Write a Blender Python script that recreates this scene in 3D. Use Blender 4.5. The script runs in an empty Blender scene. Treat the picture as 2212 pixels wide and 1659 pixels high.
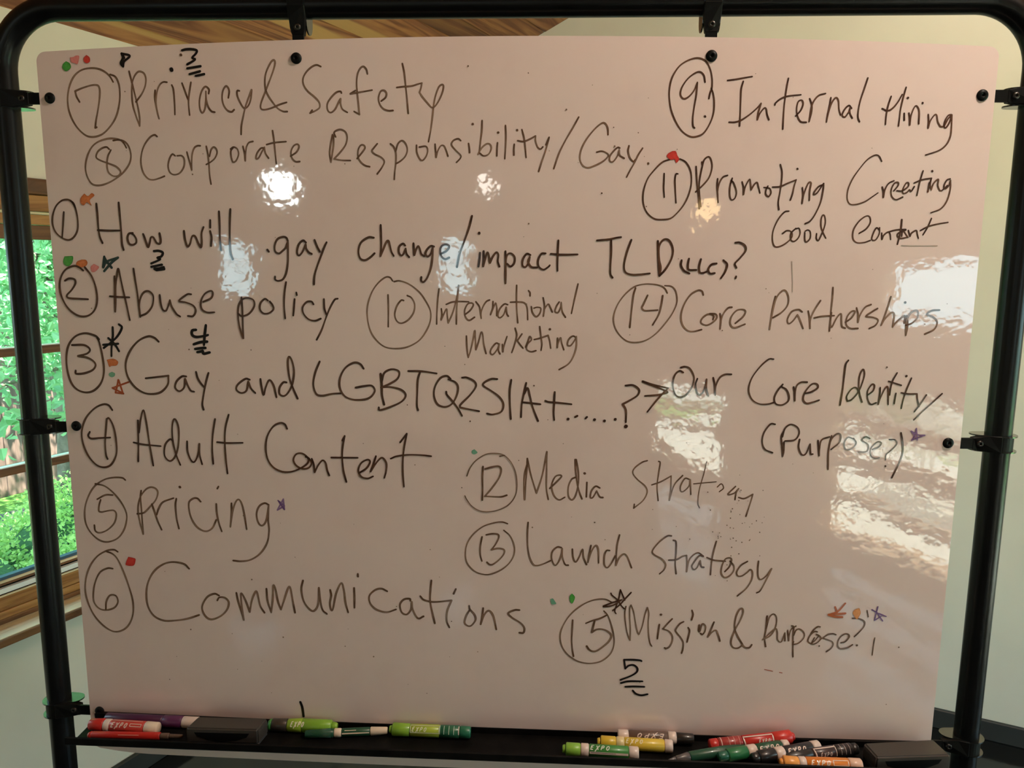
import bpy, bmesh, math, random
from mathutils import Vector, Matrix
random.seed(7)
S = bpy.context.scene
COL = S.collection

# ------------------------------------------------------------------ camera, world, sun, exposure
H = 1.6                                   # camera height above the floor
cam_d = bpy.data.cameras.new('camera'); cam = bpy.data.objects.new('camera', cam_d); COL.objects.link(cam)
cam_d.sensor_width = 36.0; cam_d.lens = 36.0 * 1660 / 2212; cam_d.clip_start = 0.02
yaw, pitch, roll = -0.04804, 0.15349, 0.00782
fw = Vector((math.sin(yaw) * math.cos(pitch), math.cos(yaw) * math.cos(pitch), -math.sin(pitch)))
rt = Vector((math.cos(yaw), -math.sin(yaw), 0)); up = rt.cross(fw)
r2 = rt * math.cos(roll) + up * math.sin(roll); u2 = up * math.cos(roll) - rt * math.sin(roll)
m = Matrix.Identity(4)
for i in range(3):
    m[i][0] = r2[i]; m[i][1] = u2[i]; m[i][2] = -fw[i]
m[0][3], m[1][3], m[2][3] = 0.0633, -1.0221, H
cam.matrix_world = m; S.camera = cam

S.view_settings.view_transform = 'Standard'; S.view_settings.look = 'None'
S.view_settings.gamma = 1.0; S.view_settings.exposure = 0.13; S.view_settings.use_curve_mapping = False
SKY = 6.0; SUN = 26.0; LAMP = 1.0
w = bpy.data.worlds.new('sky'); S.world = w; w.use_nodes = True
nt = w.node_tree; nt.nodes.clear()
o = nt.nodes.new('ShaderNodeOutputWorld'); bg = nt.nodes.new('ShaderNodeBackground')
tc = nt.nodes.new('ShaderNodeTexCoord'); sp = nt.nodes.new('ShaderNodeSeparateXYZ'); cr = nt.nodes.new('ShaderNodeValToRGB')
nt.links.new(tc.outputs['Generated'], sp.inputs[0]); nt.links.new(sp.outputs['Z'], cr.inputs['Fac'])
cr.color_ramp.elements[0].position = 0.0; cr.color_ramp.elements[0].color = (0.66, 0.90, 1.0, 1)
cr.color_ramp.elements[1].position = 0.8; cr.color_ramp.elements[1].color = (0.46, 0.70, 1.0, 1)
nt.links.new(cr.outputs['Color'], bg.inputs['Color']); bg.inputs['Strength'].default_value = SKY
nt.links.new(bg.outputs[0], o.inputs[0])

# room frame: n runs across the room (0.4 rad turned), l runs along it
AN = math.radians(23.854)
NV = Vector((math.cos(AN), -math.sin(AN), 0)); LV = Vector((math.sin(AN), math.cos(AN), 0))
def G(n, l, z): return NV * n + LV * l + Vector((0, 0, z))
N0, N1, L0, L1 = -1.58, 3.0, -5.5, 2.007     # inner faces of the four walls
RIDGE = 0.71; SLOPE = 0.39; EAVE = 2.226
def ceil_z(n): return EAVE + SLOPE * (min(n, 2 * RIDGE - n) - N0)

sun_d = bpy.data.lights.new('sun', 'SUN'); sun = bpy.data.objects.new('sun', sun_d); COL.objects.link(sun)
sun_d.energy = SUN; sun_d.angle = 0.009; sun_d.color = (1.0, 0.93, 0.82)
to_sun = (NV * 0.45 + LV * -0.12 + Vector((0, 0, 0.88))).normalized()
sun.rotation_euler = to_sun.to_track_quat('Z', 'Y').to_euler(); sun.location = (6, -6, 9)

# ------------------------------------------------------------------ helpers
def tag(ob, label=None, cat=None, group=None, kind=None):
    if label: ob['label'] = label
    if cat: ob['category'] = cat
    if group: ob['group'] = group
    if kind: ob['kind'] = kind
    return ob
def link(name, me, parent=None):
    ob = bpy.data.objects.new(name, me); COL.objects.link(ob)
    if parent: ob.parent = parent
    return ob
def empty(name, loc=(0, 0, 0)):
    ob = bpy.data.objects.new(name, None); COL.objects.link(ob); ob.location = loc; ob.empty_display_size = 0.05
    return ob
def bake(bm, name, mat, parent=None, smooth=False, at=None):
    """mesh with its origin at `at` (world), children keep world placement through a plain offset"""
    if at is not None:
        bmesh.ops.translate(bm, verts=bm.verts, vec=-Vector(at))
    me = bpy.data.meshes.new(name); bm.to_mesh(me); bm.free()
    if mat: me.materials.append(mat)
    if smooth:
        for p in me.polygons: p.use_smooth = True
    ob = link(name, me, parent)
    return ob
def child(bm, name, mat, parent, smooth=False):
    """world-space bmesh as a child of an unrotated parent"""
    off = Vector((0, 0, 0)); p = parent
    while p: off += p.location; p = p.parent
    bmesh.ops.translate(bm, verts=bm.verts, vec=-off)
    return bake(bm, name, mat, parent, smooth)
def box_pts(bm, P):
    v = [bm.verts.new(p) for p in P]
    for f in ((0, 3, 2, 1), (4, 5, 6, 7), (0, 1, 5, 4), (1, 2, 6, 5), (2, 3, 7, 6), (3, 0, 4, 7)):
        bm.faces.new([v[i] for i in f])
def gbox(bm, n0, n1, l0, l1, z0, z1):
    box_pts(bm, [G(n0, l0, z0), G(n1, l0, z0), G(n1, l1, z0), G(n0, l1, z0), G(n0, l0, z1), G(n1, l0, z1), G(n1, l1, z1), G(n0, l1, z1)])
def wbox(bm, x0, x1, y0, y1, z0, z1):
    box_pts(bm, [(x0, y0, z0), (x1, y0, z0), (x1, y1, z0), (x0, y1, z0), (x0, y0, z1), (x1, y0, z1), (x1, y1, z1), (x0, y1, z1)])
def bev(bm, w, seg=2):
    bmesh.ops.remove_doubles(bm, verts=bm.verts, dist=1e-6)
    bmesh.ops.bevel(bm, geom=list(bm.edges), offset=w, segments=seg, affect='EDGES', profile=0.6, clamp_overlap=True)
def tube(bm, pts, r, seg=24, caps=True):
    pts = [Vector(p) for p in pts]; rings = []
    t0 = (pts[1] - pts[0]).normalized(); a = t0.orthogonal().normalized()
    for i, p in enumerate(pts):
        t = (pts[min(i + 1, len(pts) - 1)] - pts[max(i - 1, 0)]).normalized()
        a = (a - t * a.dot(t)).normalized(); b = t.cross(a)
        rr = r[i] if isinstance(r, (list, tuple)) else r
        rings.append([bm.verts.new(p + (a * math.cos(k * 2 * math.pi / seg) + b * math.sin(k * 2 * math.pi / seg)) * rr) for k in range(seg)])
    for q, s in zip(rings[:-1], rings[1:]):
        for k in range(seg): bm.faces.new((q[k], q[(k + 1) % seg], s[(k + 1) % seg], s[k]))
    if caps:
        bm.faces.new(rings[0][::-1]); bm.faces.new(rings[-1])
def prism(bm, outline, f0, f1):
    """outline: list of 2D points; f0/f1 map a 2D point to 3D on the two faces"""
    a = [bm.verts.new(f0(p)) for p in outline]; b = [bm.verts.new(f1(p)) for p in outline]
    bm.faces.new(a[::-1]); bm.faces.new(b); n = len(a)
    for i in range(n): bm.faces.new((a[i], a[(i + 1) % n], b[(i + 1) % n], b[i]))

# ------------------------------------------------------------------ materials
def mat(name, col, rough=0.5, spec=0.5, metal=0.0, noise=0.0, nscale=8.0, bump=0.0, bscale=60.0, ior=None, stretch=(1, 1, 1), coat=0.0, obj_rand=0.0):
    M = bpy.data.materials.new(name); M.use_nodes = True; t = M.node_tree; b = t.nodes['Principled BSDF']
    b.inputs['Base Color'].default_value = (*col, 1); b.inputs['Roughness'].default_value = rough
    b.inputs['Metallic'].default_value = metal; b.inputs['Specular IOR Level'].default_value = spec
    b.inputs['Coat Weight'].default_value = coat; b.inputs['Coat Roughness'].default_value = 0.08
    if ior: b.inputs['IOR'].default_value = ior
    tcn = t.nodes.new('ShaderNodeTexCoord'); mp = t.nodes.new('ShaderNodeMapping'); mp.inputs['Scale'].default_value = stretch
    t.links.new(tcn.outputs['Object'], mp.inputs[0])
    if noise or obj_rand:
        nz = t.nodes.new('ShaderNodeTexNoise'); nz.inputs['Scale'].default_value = nscale; nz.inputs['Detail'].default_value = 5
        t.links.new(mp.outputs[0], nz.inputs['Vector'])
        mr = t.nodes.new('ShaderNodeMapRange'); mr.inputs['From Min'].default_value = 0.3; mr.inputs['From Max'].default_value = 0.7
        mr.inputs['To Min'].default_value = 1 - noise; mr.inputs['To Max'].default_value = 1 + noise
        t.links.new(nz.outputs['Fac'], mr.inputs[0])
        mx = t.nodes.new('ShaderNodeVectorMath'); mx.operation = 'SCALE'; mx.inputs[0].default_value = col
        t.links.new(mr.outputs[0], mx.inputs['Scale'])
        if obj_rand:
            oi = t.nodes.new('ShaderNodeObjectInfo'); m2 = t.nodes.new('ShaderNodeMapRange')
            m2.inputs['To Min'].default_value = 1 - obj_rand; m2.inputs['To Max'].default_value = 1 + obj_rand
            t.links.new(oi.outputs['Random'], m2.inputs[0])
            m3 = t.nodes.new('ShaderNodeVectorMath'); m3.operation = 'SCALE'
            t.links.new(mx.outputs[0], m3.inputs[0]); t.links.new(m2.outputs[0], m3.inputs['Scale']); mx = m3
        t.links.new(mx.outputs[0], b.inputs['Base Color'])
    if bump:
        nb = t.nodes.new('ShaderNodeTexNoise'); nb.inputs['Scale'].default_value = bscale; nb.inputs['Detail'].default_value = 3
        t.links.new(mp.outputs[0], nb.inputs['Vector'])
        bp = t.nodes.new('ShaderNodeBump'); bp.inputs['Strength'].default_value = 1.0; bp.inputs['Distance'].default_value = bump
        t.links.new(nb.outputs['Fac'], bp.inputs['Height']); t.links.new(bp.outputs[0], b.inputs['Normal'])
    return M
def ramp(t, stops):
    c = t.nodes.new('ShaderNodeValToRGB'); e = c.color_ramp.elements
    e[0].position, e[0].color = stops[0][0], (*stops[0][1], 1); e[1].position, e[1].color = stops[-1][0], (*stops[-1][1], 1)
    for p, q in stops[1:-1]:
        k = e.new(p); k.color = (*q, 1)
    return c
def wood(name, dark, mid, light, rough=0.4, axis='l', rings=7.0, sap=False):
    """grain running along the l axis of the room (or world x)"""
    M = bpy.data.materials.new(name); M.use_nodes = True; t = M.node_tree; b = t.nodes['Principled BSDF']
    b.inputs['Roughness'].default_value = rough
    g = t.nodes.new('ShaderNodeTexCoord'); mp = t.nodes.new('ShaderNodeMapping')
    mp.inputs['Rotation'].default_value = (0, 0, AN)
    mp2 = t.nodes.new('ShaderNodeMapping'); mp2.inputs['Scale'].default_value = (rings, 0.55, rings)
    oi = t.nodes.new('ShaderNodeObjectInfo'); sc = t.nodes.new('ShaderNodeVectorMath'); sc.operation = 'SCALE'
    cb = t.nodes.new('ShaderNodeCombineXYZ'); ml = t.nodes.new('ShaderNodeMath'); ml.operation = 'MULTIPLY'; ml.inputs[1].default_value = 37.0
    t.links.new(oi.outputs['Random'], ml.inputs[0])
    for i in range(3): t.links.new(ml.outputs[0], cb.inputs[i])
    ad = t.nodes.new('ShaderNodeVectorMath'); ad.operation = 'ADD'
    t.links.new(g.outputs['Object'], mp.inputs[0]); t.links.new(mp.outputs[0], mp2.inputs[0]); t.links.new(mp2.outputs[0], ad.inputs[0]); t.links.new(cb.outputs[0], ad.inputs[1])
    nz = t.nodes.new('ShaderNodeTexNoise'); nz.inputs['Scale'].default_value = 1.6; nz.inputs['Detail'].default_value = 4; nz.inputs['Distortion'].default_value = 1.4
    t.links.new(ad.outputs[0], nz.inputs['Vector'])
    wv = t.nodes.new('ShaderNodeMath'); wv.operation = 'MULTIPLY'; wv.inputs[1].default_value = 9.0; t.links.new(nz.outputs['Fac'], wv.inputs[0])
    fr = t.nodes.new('ShaderNodeMath'); fr.operation = 'PINGPONG'; fr.inputs[1].default_value = 1.0; t.links.new(wv.outputs[0], fr.inputs[0])
    c = ramp(t, [(0.0, dark), (0.45, mid), (1.0, light)]); t.links.new(fr.outputs[0], c.inputs['Fac'])
    last = c.outputs['Color']
    if sap:                                         # pale sapwood streaks and plank-to-plank tone
        n2 = t.nodes.new('ShaderNodeTexNoise'); n2.inputs['Scale'].default_value = 0.9; n2.inputs['Detail'].default_value = 1
        t.links.new(ad.outputs[0], n2.inputs['Vector'])
        r2_ = ramp(t, [(0.575, (0, 0, 0)), (0.60, (1, 1, 1))]); t.links.new(n2.outputs['Fac'], r2_.inputs['Fac'])
        mx = t.nodes.new('ShaderNodeMixRGB'); t.links.new(r2_.outputs['Color'], mx.inputs['Fac']); t.links.new(last, mx.inputs[1])
        mx.inputs[2].default_value = (0.60, 0.34, 0.12, 1)
        hs = t.nodes.new('ShaderNodeHueSaturation'); mr = t.nodes.new('ShaderNodeMapRange'); mr.inputs['To Min'].default_value = 0.65; mr.inputs['To Max'].default_value = 1.35
        t.links.new(oi.outputs['Random'], mr.inputs[0]); t.links.new(mr.outputs[0], hs.inputs['Value']); t.links.new(mx.outputs[0], hs.inputs['Color']); last = hs.outputs[0]
    t.links.new(last, b.inputs['Base Color'])
    bp = t.nodes.new('ShaderNodeBump'); bp.inputs['Distance'].default_value = 0.0006; t.links.new(fr.outputs[0], bp.inputs['Height']); t.links.new(bp.outputs[0], b.inputs['Normal'])
    return M
def emis(name, col, s):
    M = bpy.data.materials.new(name); M.use_nodes = True; t = M.node_tree; t.nodes.clear()
    e = t.nodes.new('ShaderNodeEmission'); e.inputs[0].default_value = (*col, 1); e.inputs[1].default_value = s
    q = t.nodes.new('ShaderNodeOutputMaterial'); t.links.new(e.outputs[0], q.inputs[0]); return M
def glass_mat():
    M = bpy.data.materials.new('window_glass'); M.use_nodes = True; t = M.node_tree; t.nodes.clear()
    a = t.nodes.new('ShaderNodeBsdfTransparent'); g = t.nodes.new('ShaderNodeBsdfGlossy'); g.inputs['Roughness'].default_value = 0.01
    a.inputs[0].default_value = (0.93, 0.98, 0.97, 1)
    f = t.nodes.new('ShaderNodeFresnel'); f.inputs[0].default_value = 1.45; mx = t.nodes.new('ShaderNodeMixShader')
    q = t.nodes.new('ShaderNodeOutputMaterial')
    ge = t.nodes.new('ShaderNodeNewGeometry'); sb = t.nodes.new('ShaderNodeMath'); sb.operation = 'SUBTRACT'; sb.inputs[0].default_value = 1.0
    t.links.new(ge.outputs['Backfacing'], sb.inputs[1]); mu = t.nodes.new('ShaderNodeMath'); mu.operation = 'MULTIPLY'
    t.links.new(sb.outputs[0], mu.inputs[0]); t.links.new(f.outputs[0], mu.inputs[1])      # only the entering face reflects
    t.links.new(mu.outputs[0], mx.inputs[0]); t.links.new(a.outputs[0], mx.inputs[1]); t.links.new(g.outputs[0], mx.inputs[2]); t.links.new(mx.outputs[0], q.inputs[0])
    return M
WALLP = mat('cream_plaster', (0.78, 0.74, 0.59), 0.75, 0.3, noise=0.05, nscale=3, bump=0.0012, bscale=14)
FLOOR = mat('dark_polished_floor', (0.010, 0.011, 0.010), 0.10, 0.5, noise=0.3, nscale=4, bump=0.0003, bscale=30)
BASEB = mat('charcoal_baseboard', (0.035, 0.037, 0.033), 0.5, 0.4, noise=0.1)
CEDAR = wood('cedar_plank', (0.20, 0.06, 0.022), (0.36, 0.13, 0.045), (0.50, 0.22, 0.075), 0.45, sap=True)
PINE = wood('amber_pine', (0.26, 0.11, 0.028), (0.38, 0.18, 0.05), (0.46, 0.24, 0.075), 0.32)
PINEL = wood('pale_lit_pine', (0.72, 0.60, 0.36), (0.80, 0.69, 0.44), (0.84, 0.74, 0.50), 0.3)  # pale tone also paints in the window light on the stool
PINED = wood('brown_trim', (0.10, 0.04, 0.012), (0.17, 0.07, 0.022), (0.22, 0.10, 0.03), 0.4)
GLASS = glass_mat()
PIPE = mat('black_powder_coat', (0.005, 0.005, 0.005), 0.27, 0.24, noise=0.2, nscale=60, bump=0.00003, bscale=1200)
PLAS = mat('black_plastic', (0.006, 0.006, 0.0055), 0.40, 0.12, bump=0.0001, bscale=700)
TRAYM = mat('black_sheet_metal', (0.005, 0.0045, 0.004), 0.5, 0.12, noise=0.6, nscale=40, bump=0.0001, bscale=500)
STEEL = mat('dark_steel', (0.06, 0.055, 0.05), 0.3, 0.5, metal=0.9)
BLACKP = mat('hollow_black', (0.003, 0.003, 0.003), 0.8, 0.1)
WHITEM = mat('white_metal_strip', (0.88, 0.93, 0.88), 0.3, 0.5)
RIMM = mat('glossy_rim_plastic', (0.008, 0.009, 0.009), 0.22, 0.9, coat=0.5)
GASK = mat('blue_grey_gasket', (0.06, 0.12, 0.17), 0.5, 0.4)
CLOTHB = mat('felt_grey', (0.05, 0.05, 0.05), 0.95, 0.1)

# ------------------------------------------------------------------ setting: floor, walls, ceiling
def struct(bm, name, m): 
    return tag(bake(bm, name, m), kind='structure')
def opening_wall(name, fixed, side, a0, a1, z0, ztop, holes, along):
    """wall slab with rectangular holes; along='l' -> plane n=fixed, thick outward by side*0.15; ztop may be a function"""
    bm = bmesh.new(); cuts = sorted({a0, a1} | {h[0] for h in holes} | {h[1] for h in holes} | ({RIDGE} if along == 'n' and a0 < RIDGE < a1 else set()))
    t0, t1 = sorted((fixed, fixed + side * 0.15))
    for p, q in zip(cuts[:-1], cuts[1:]):
        hs = sorted([h for h in holes if h[0] <= p + 1e-6 and h[1] >= q - 1e-6], key=lambda h: h[2])
        zz = z0
        segs = []
        for h in hs: segs.append((zz, h[2])); zz = h[3]
        segs.append((zz, None))
        for s0, s1 in segs:
            e0 = s1 if s1 is not None else (ztop(p) if callable(ztop) else ztop)
            e1 = s1 if s1 is not None else (ztop(q) if callable(ztop) else ztop)
            if along == 'l':
                box_pts(bm, [G(t0, p, s0), G(t1, p, s0), G(t1, q, s0), G(t0, q, s0), G(t0, p, e0), G(t1, p, e0), G(t1, q, e1), G(t0, q, e1)])
            else:
                box_pts(bm, [G(p, t0, s0), G(q, t0, s0), G(q, t1, s0), G(p, t1, s0), G(p, t0, e0), G(q, t0, e1), G(q, t1, e1), G(p, t1, e0)])
    bmesh.ops.recalc_face_normals(bm, faces=bm.faces)
    return struct(bm, name, WALLP)
WIN1 = (-0.9, 1.42, 0.60, 1.79)                       # l0, l1, z0, z1 rough opening in the left wall
DOORA = (-4.42, -3.38, 0.0, 2.02)
WINB = (-2.46, -1.28, 0.06, 0.99)
WINU = (-2.14, -1.28, 1.30, 1.66)
FILLWIN = (-0.10, 1.60, 0.12, 1.75)  # unseen opening, added to let cool light onto the right side
W1 = (-0.47, -0.11, 1.34, 1.80); W2 = (1.42, 1.84, 1.36, 1.80)
bm = bmesh.new(); gbox(bm, N0 - 0.3, N1 + 0.3, L0 - 0.3, L1 + 0.3, -0.1, 0.0); struct(bm, 'floor', FLOOR)
opening_wall('wall_left', N0, -1, L0 - 0.15, L1 + 0.15, 0, EAVE, [WIN1], 'l')
opening_wall('wall_right', N1, 1, L0 - 0.15, L1 + 0.15, 0, EAVE, [DOORA, WINB, WINU, FILLWIN], 'l')
opening_wall('wall_far', L1, 1, N0, N1, 0, ceil_z, [], 'n')
opening_wall('wall_near', L0, -1, N0, N1, 0, ceil_z, [W1, W2], 'n')
bm = bmesh.new()
for a, b in ((N0 - 0.45, RIDGE), (RIDGE, N1 + 0.45)):
    za, zb = [EAVE + SLOPE * (min(q, 2 * RIDGE - q) - N0) + 0.028 for q in (a, b)]
    box_pts(bm, [G(a, L0 - 0.4, za), G(b, L0 - 0.4, zb), G(b, L1 + 0.4, zb), G(a, L1 + 0.4, za), G(a, L0 - 0.4, za + 0.15), G(b, L0 - 0.4, zb + 0.15), G(b, L1 + 0.4, zb + 0.15), G(a, L1 + 0.4, za + 0.15)])
CEIL = struct(bm, 'ceiling', PINED)
# cedar boards, each its own piece, a recessed joint between them
edges = [N0 - 0.02, -1.51, -1.382, -1.235, -1.075, -0.992, -0.86, -0.73]
while edges[-1] < 2 * RIDGE - N0: edges.append(min(edges[-1] + random.choice((0.12, 0.13, 0.145)), 2 * RIDGE - N0 + 0.02))
for a, b in zip(edges[:-1], edges[1:]):
    if b - a < 0.03: continue
    bm = bmesh.new(); g = 0.0015; a, b = a + g, b - g
    if a < RIDGE < b: b = RIDGE
    za, zb = ceil_z(a), ceil_z(b); t = 0.026 + random.uniform(-0.001, 0.001); c = 0.003
    prof = [(a, za + t), (a, za + c), (a + c, za + c * 0.1), (b - c, zb + c * 0.1), (b, zb + c), (b, zb + t)]
    prism(bm, prof, lambda p: G(p[0], L0, p[1]), lambda p: G(p[0], L1, p[1]))
    bmesh.ops.recalc_face_normals(bm, faces=bm.faces)
    child(bm, 'plank', CEDAR, CEIL)
for nm, args in (('baseboard_left', (N0, N0 + 0.016, L0, L1, 0, 0.07)), ('baseboard_far', (N0, N1, L1 - 0.016, L1, 0, 0.07)),
                 ('baseboard_near', (N0, N1, L0, L0 + 0.016, 0, 0.07))):
    bm = bmesh.new(); gbox(bm, *args); bev(bm, 0.003, 1); struct(bm, nm, BASEB)
bm = bmesh.new()
for a, b in ((L0, DOORA[0]), (DOORA[1], L1)): gbox(bm, N1 - 0.016, N1, a, b, 0, 0.058)
struct(bm, 'baseboard_right', BASEB)

# ------------------------------------------------------------------ window in the left wall
def child_box(name, m, parent, *a, bv=0.003):
    bm = bmesh.new(); gbox(bm, *a)
    if bv: bev(bm, bv, 2)
    bmesh.ops.recalc_face_normals(bm, faces=bm.faces)
    return child(bm, name, m, parent)
bm = bmesh.new(); n = N0; a, b, z0, z1 = WIN1
gbox(bm, n - 0.15, n - 0.0, a, a + 0.02, z0, z1); gbox(bm, n - 0.15, n, b - 0.02, b, z0, z1); gbox(bm, n - 0.15, n, a, b, z1 - 0.02, z1); gbox(bm, n - 0.15, n, a, b, z0, z0 + 0.03)
WIN = struct(bm, 'window_1', PINE)
# header: dark cornice, amber rounded board, flat strips, brown stop
child_box('head_cornice', PINED, WIN, n, n + 0.032, a - 0.06, b + 0.06, 1.772, 1.813, bv=0.008)
child_box('head_casing', PINE, WIN, n, n + 0.022, a - 0.05, b + 0.05, 1.728, 1.772, bv=0.009)
child_box('head_strip', PINEL, WIN, n, n + 0.014, a - 0.05, b + 0.05, 1.722, 1.7275, bv=0.001)
child_box('head_strip', PINE, WIN, n - 0.004, n + 0.011, a, b, 1.695, 1.7215, bv=0.003)
child_box('head_stop', PINED, WIN, n - 0.03, n + 0.004, a, b, 1.657, 1.6945, bv=0.003)
child_box('side_casing', PINE, WIN, n, n + 0.02, a - 0.07, a + 0.01, 0.62, 1.728)
child_box('side_casing', PINE, WIN, n, n + 0.02, b - 0.01, b + 0.07, 0.62, 1.728)
# fixed bars
for z in (1.354, 1.042): child_box('muntin', PINED, WIN, n - 0.045, n - 0.006, a, b, z, z + 0.021, bv=0.002)
for l in (-0.30, 0.92): child_box('stile', PINE, WIN, n - 0.06, n + 0.0, l - 0.03, l + 0.03, 0.76, 1.66)
for z in (1.3755, 1.0635): child_box('glazing_strip', WHITEM, WIN, n - 0.028, n - 0.008, a, b, z, z + 0.0025, bv=0)
child_box('glazing_gasket', GASK, WIN, n - 0.028, n - 0.010, a, b, 0.767, 0.775, bv=0)
child_box('glazing_strip', PINEL, WIN, n - 0.028, n - 0.006, a, b, 0.760, 0.767, bv=0.001)
child_box('sash_rail', PINED, WIN, n - 0.05, n - 0.006, a, b, 0.7535, 0.760, bv=0.001)
child_box('sash_channel', BLACKP, WIN, n - 0.05, n - 0.010, a, b, 0.7485, 0.7535, bv=0)
child_box('metal_track', WHITEM, WIN, n - 0.03, n + 0.004, a, b, 0.7355, 0.7485, bv=0.001)
child_box('track_groove', BLACKP, WIN, n - 0.03, n + 0.002, a, b, 0.7325, 0.7355, bv=0)
child_box('track_lip', PINEL, WIN, n - 0.01, n + 0.008, a, b, 0.7290, 0.7325, bv=0.0008)
child_box('lower_rail', PINE, WIN, n - 0.02, n + 0.006, a, b, 0.6915, 0.7290, bv=0.002)
child_box('lower_stop', PINE, WIN, n - 0.01, n + 0.010, a, b, 0.6700, 0.6905, bv=0.003)
child_box('stool_stop', PINED, WIN, n - 0.01, n + 0.010, a, b, 0.6560, 0.6700, bv=0.002)
child_box('window_stool', PINEL, WIN, n - 0.10, n + 0.085, a - 0.08, b + 0.08, 0.634, 0.6555, bv=0.002)
child_box('stool_nosing', PINED, WIN, n + 0.0855, n + 0.092, a - 0.08, b + 0.08, 0.633, 0.6535, bv=0.0015)
child_box('apron', PINE, WIN, n, n + 0.02, a - 0.08, b + 0.08, 0.60, 0.6335, bv=0.002)
cells = [-0.88, -0.30, 0.92, 1.40]
for i in range(3):
    for z0_, z1_ in ((0.77, 1.042), (1.063, 1.354), (1.375, 1.657)):
        p = child_box('pane', GLASS, WIN, n - 0.022, n - 0.018, cells[i], cells[i + 1], z0_, z1_, bv=0)

# garden door and windows behind the camera, seen reflected in the board, bar one unseen fill window
n = N1
bm = bmesh.new(); a, b, z0, z1 = DOORA
gbox(bm, n, n + 0.15, a, a + 0.05, 0, z1); gbox(bm, n, n + 0.15, b - 0.05, b, 0, z1); gbox(bm, n, n + 0.15, a + 0.05, b - 0.05, z1 - 0.05, z1)
DOOR = struct(bm, 'door_1', PINE)
a, b = a + 0.05, b - 0.05
child_box('door_stile', PINE, DOOR, n + 0.04, n + 0.08, a, a + 0.07, 0.02, z1 - 0.05)
child_box('door_stile', PINE, DOOR, n + 0.04, n + 0.08, b - 0.07, b, 0.02, z1 - 0.05)
child_box('door_rail', PINE, DOOR, n + 0.04, n + 0.08, a + 0.07, b - 0.07, 0.02, 0.14)
child_box('door_rail', PINE, DOOR, n + 0.04, n + 0.08, a + 0.07, b - 0.07, 1.88, z1 - 0.05)
for z, h in ((0.34, 0.08), (0.53, 0.06), (0.92, 0.05), (1.24, 0.05), (1.56, 0.05)): child_box('muntin', PINE, DOOR, n + 0.04, n + 0.08, a + 0.07, b - 0.07, z, z + h)
child_box('pane', GLASS, DOOR, n + 0.058, n + 0.062, a + 0.07, b - 0.07, 0.14, 1.88, bv=0)
bm = bmesh.new(); tube(bm, [G(n + 0.04, b - 0.035, 1.0), G(n - 0.02, b - 0.035, 1.0), G(n - 0.02, b - 0.15, 1.0)], 0.01, 10); child(bm, 'door_handle', STEEL, DOOR, True)
SHADE = mat('peach_linen', (0.62, 0.36, 0.24), 0.9, 0.1, noise=0.08, nscale=90)
sh = empty('roller_shade', tuple(G(n - 0.03, a, 1.9)))
bm = bmesh.new(); tube(bm, [G(n - 0.03, a - 0.03, 1.93), G(n - 0.03, b + 0.03, 1.93)], 0.022, 14); child(bm, 'roller', SHADE, sh, True)
bm = bmesh.new(); gbox(bm, n - 0.012, n - 0.010, a, b, 0.74, 1.92); child(bm, 'shade_cloth', SHADE, sh)
bm = bmesh.new(); gbox(bm, n - 0.018, n - 0.004, a, b, 0.715, 0.74); child(bm, 'hem_bar', WHITEM, sh)
tag(sh, 'peach linen roller shade drawn halfway over the glazed garden door', 'shade')
def side_window(name, spec, fixed, along, bars, mats=PINE):
    a, b, z0, z1 = spec; bm = bmesh.new()
    def bx(bm, p0, p1, s0, s1, q0, q1):
        if along == 'l': gbox(bm, p0, p1, s0, s1, q0, q1)
        else: gbox(bm, s0, s1, p0, p1, q0, q1)
    o0, o1 = (fixed, fixed + 0.15) if along == 'l' else (fixed - 0.15, fixed)
    for s in ((a, a + 0.04, z0, z1), (b - 0.04, b, z0, z1), (a + 0.04, b - 0.04, z0, z0 + 0.04), (a + 0.04, b - 0.04, z1 - 0.04, z1)): bx(bm, o0, o1, *s)
    W_ = struct(bm, name, mats)
    for q0, q1 in bars:
        bm = bmesh.new(); bx(bm, o0 + 0.05, o0 + 0.10, a + 0.04, b - 0.04, q0, q1); child(bm, 'muntin', mats, W_)
    bm = bmesh.new(); bx(bm, o0 + 0.072, o0 + 0.076, a + 0.04, b - 0.04, z0 + 0.04, z1 - 0.04); child(bm, 'pane', GLASS, W_)
    return W_
side_window('window_2', WINB, N1, 'l', [(0.70, 0.80), (0.45, 0.56), (0.24, 0.30)])
side_window('window_6', WINU, N1, 'l', [])
side_window('fill_window', FILLWIN, N1, 'l', [(1.13, 1.16)])  # added for daylight on the far wall and board, never reflected
side_window('window_3', W1, L0, 'n', [(1.56, 1.58)])
side_window('window_4', W2, L0, 'n', [(1.57, 1.59)])
for (al, spec, fx) in (('l', WIN1, N0 - 0.16), ('l', DOORA, N1 + 0.16), ('l', WINB, N1 + 0.16), ('l', FILLWIN, N1 + 0.16), ('l', WINU, N1 + 0.16), ('n', W1, L0 - 0.16), ('n', W2, L0 - 0.16)):
    ld = bpy.data.lights.new('portal', 'AREA'); ld.shape = 'RECTANGLE'; ld.size = spec[1] - spec[0]; ld.size_y = spec[3] - spec[2]; ld.cycles.is_portal = True
    lo = bpy.data.objects.new('portal', ld); COL.objects.link(lo); c = (spec[0] + spec[1]) / 2; z = (spec[2] + spec[3]) / 2
    if al == 'l': lo.location = G(fx, c, z); nrm = NV * (1 if fx < 0 else -1)
    else: lo.location = G(c, fx, z); nrm = LV
    lo.rotation_euler = nrm.to_track_quat('-Z', 'Y').to_euler()

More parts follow.
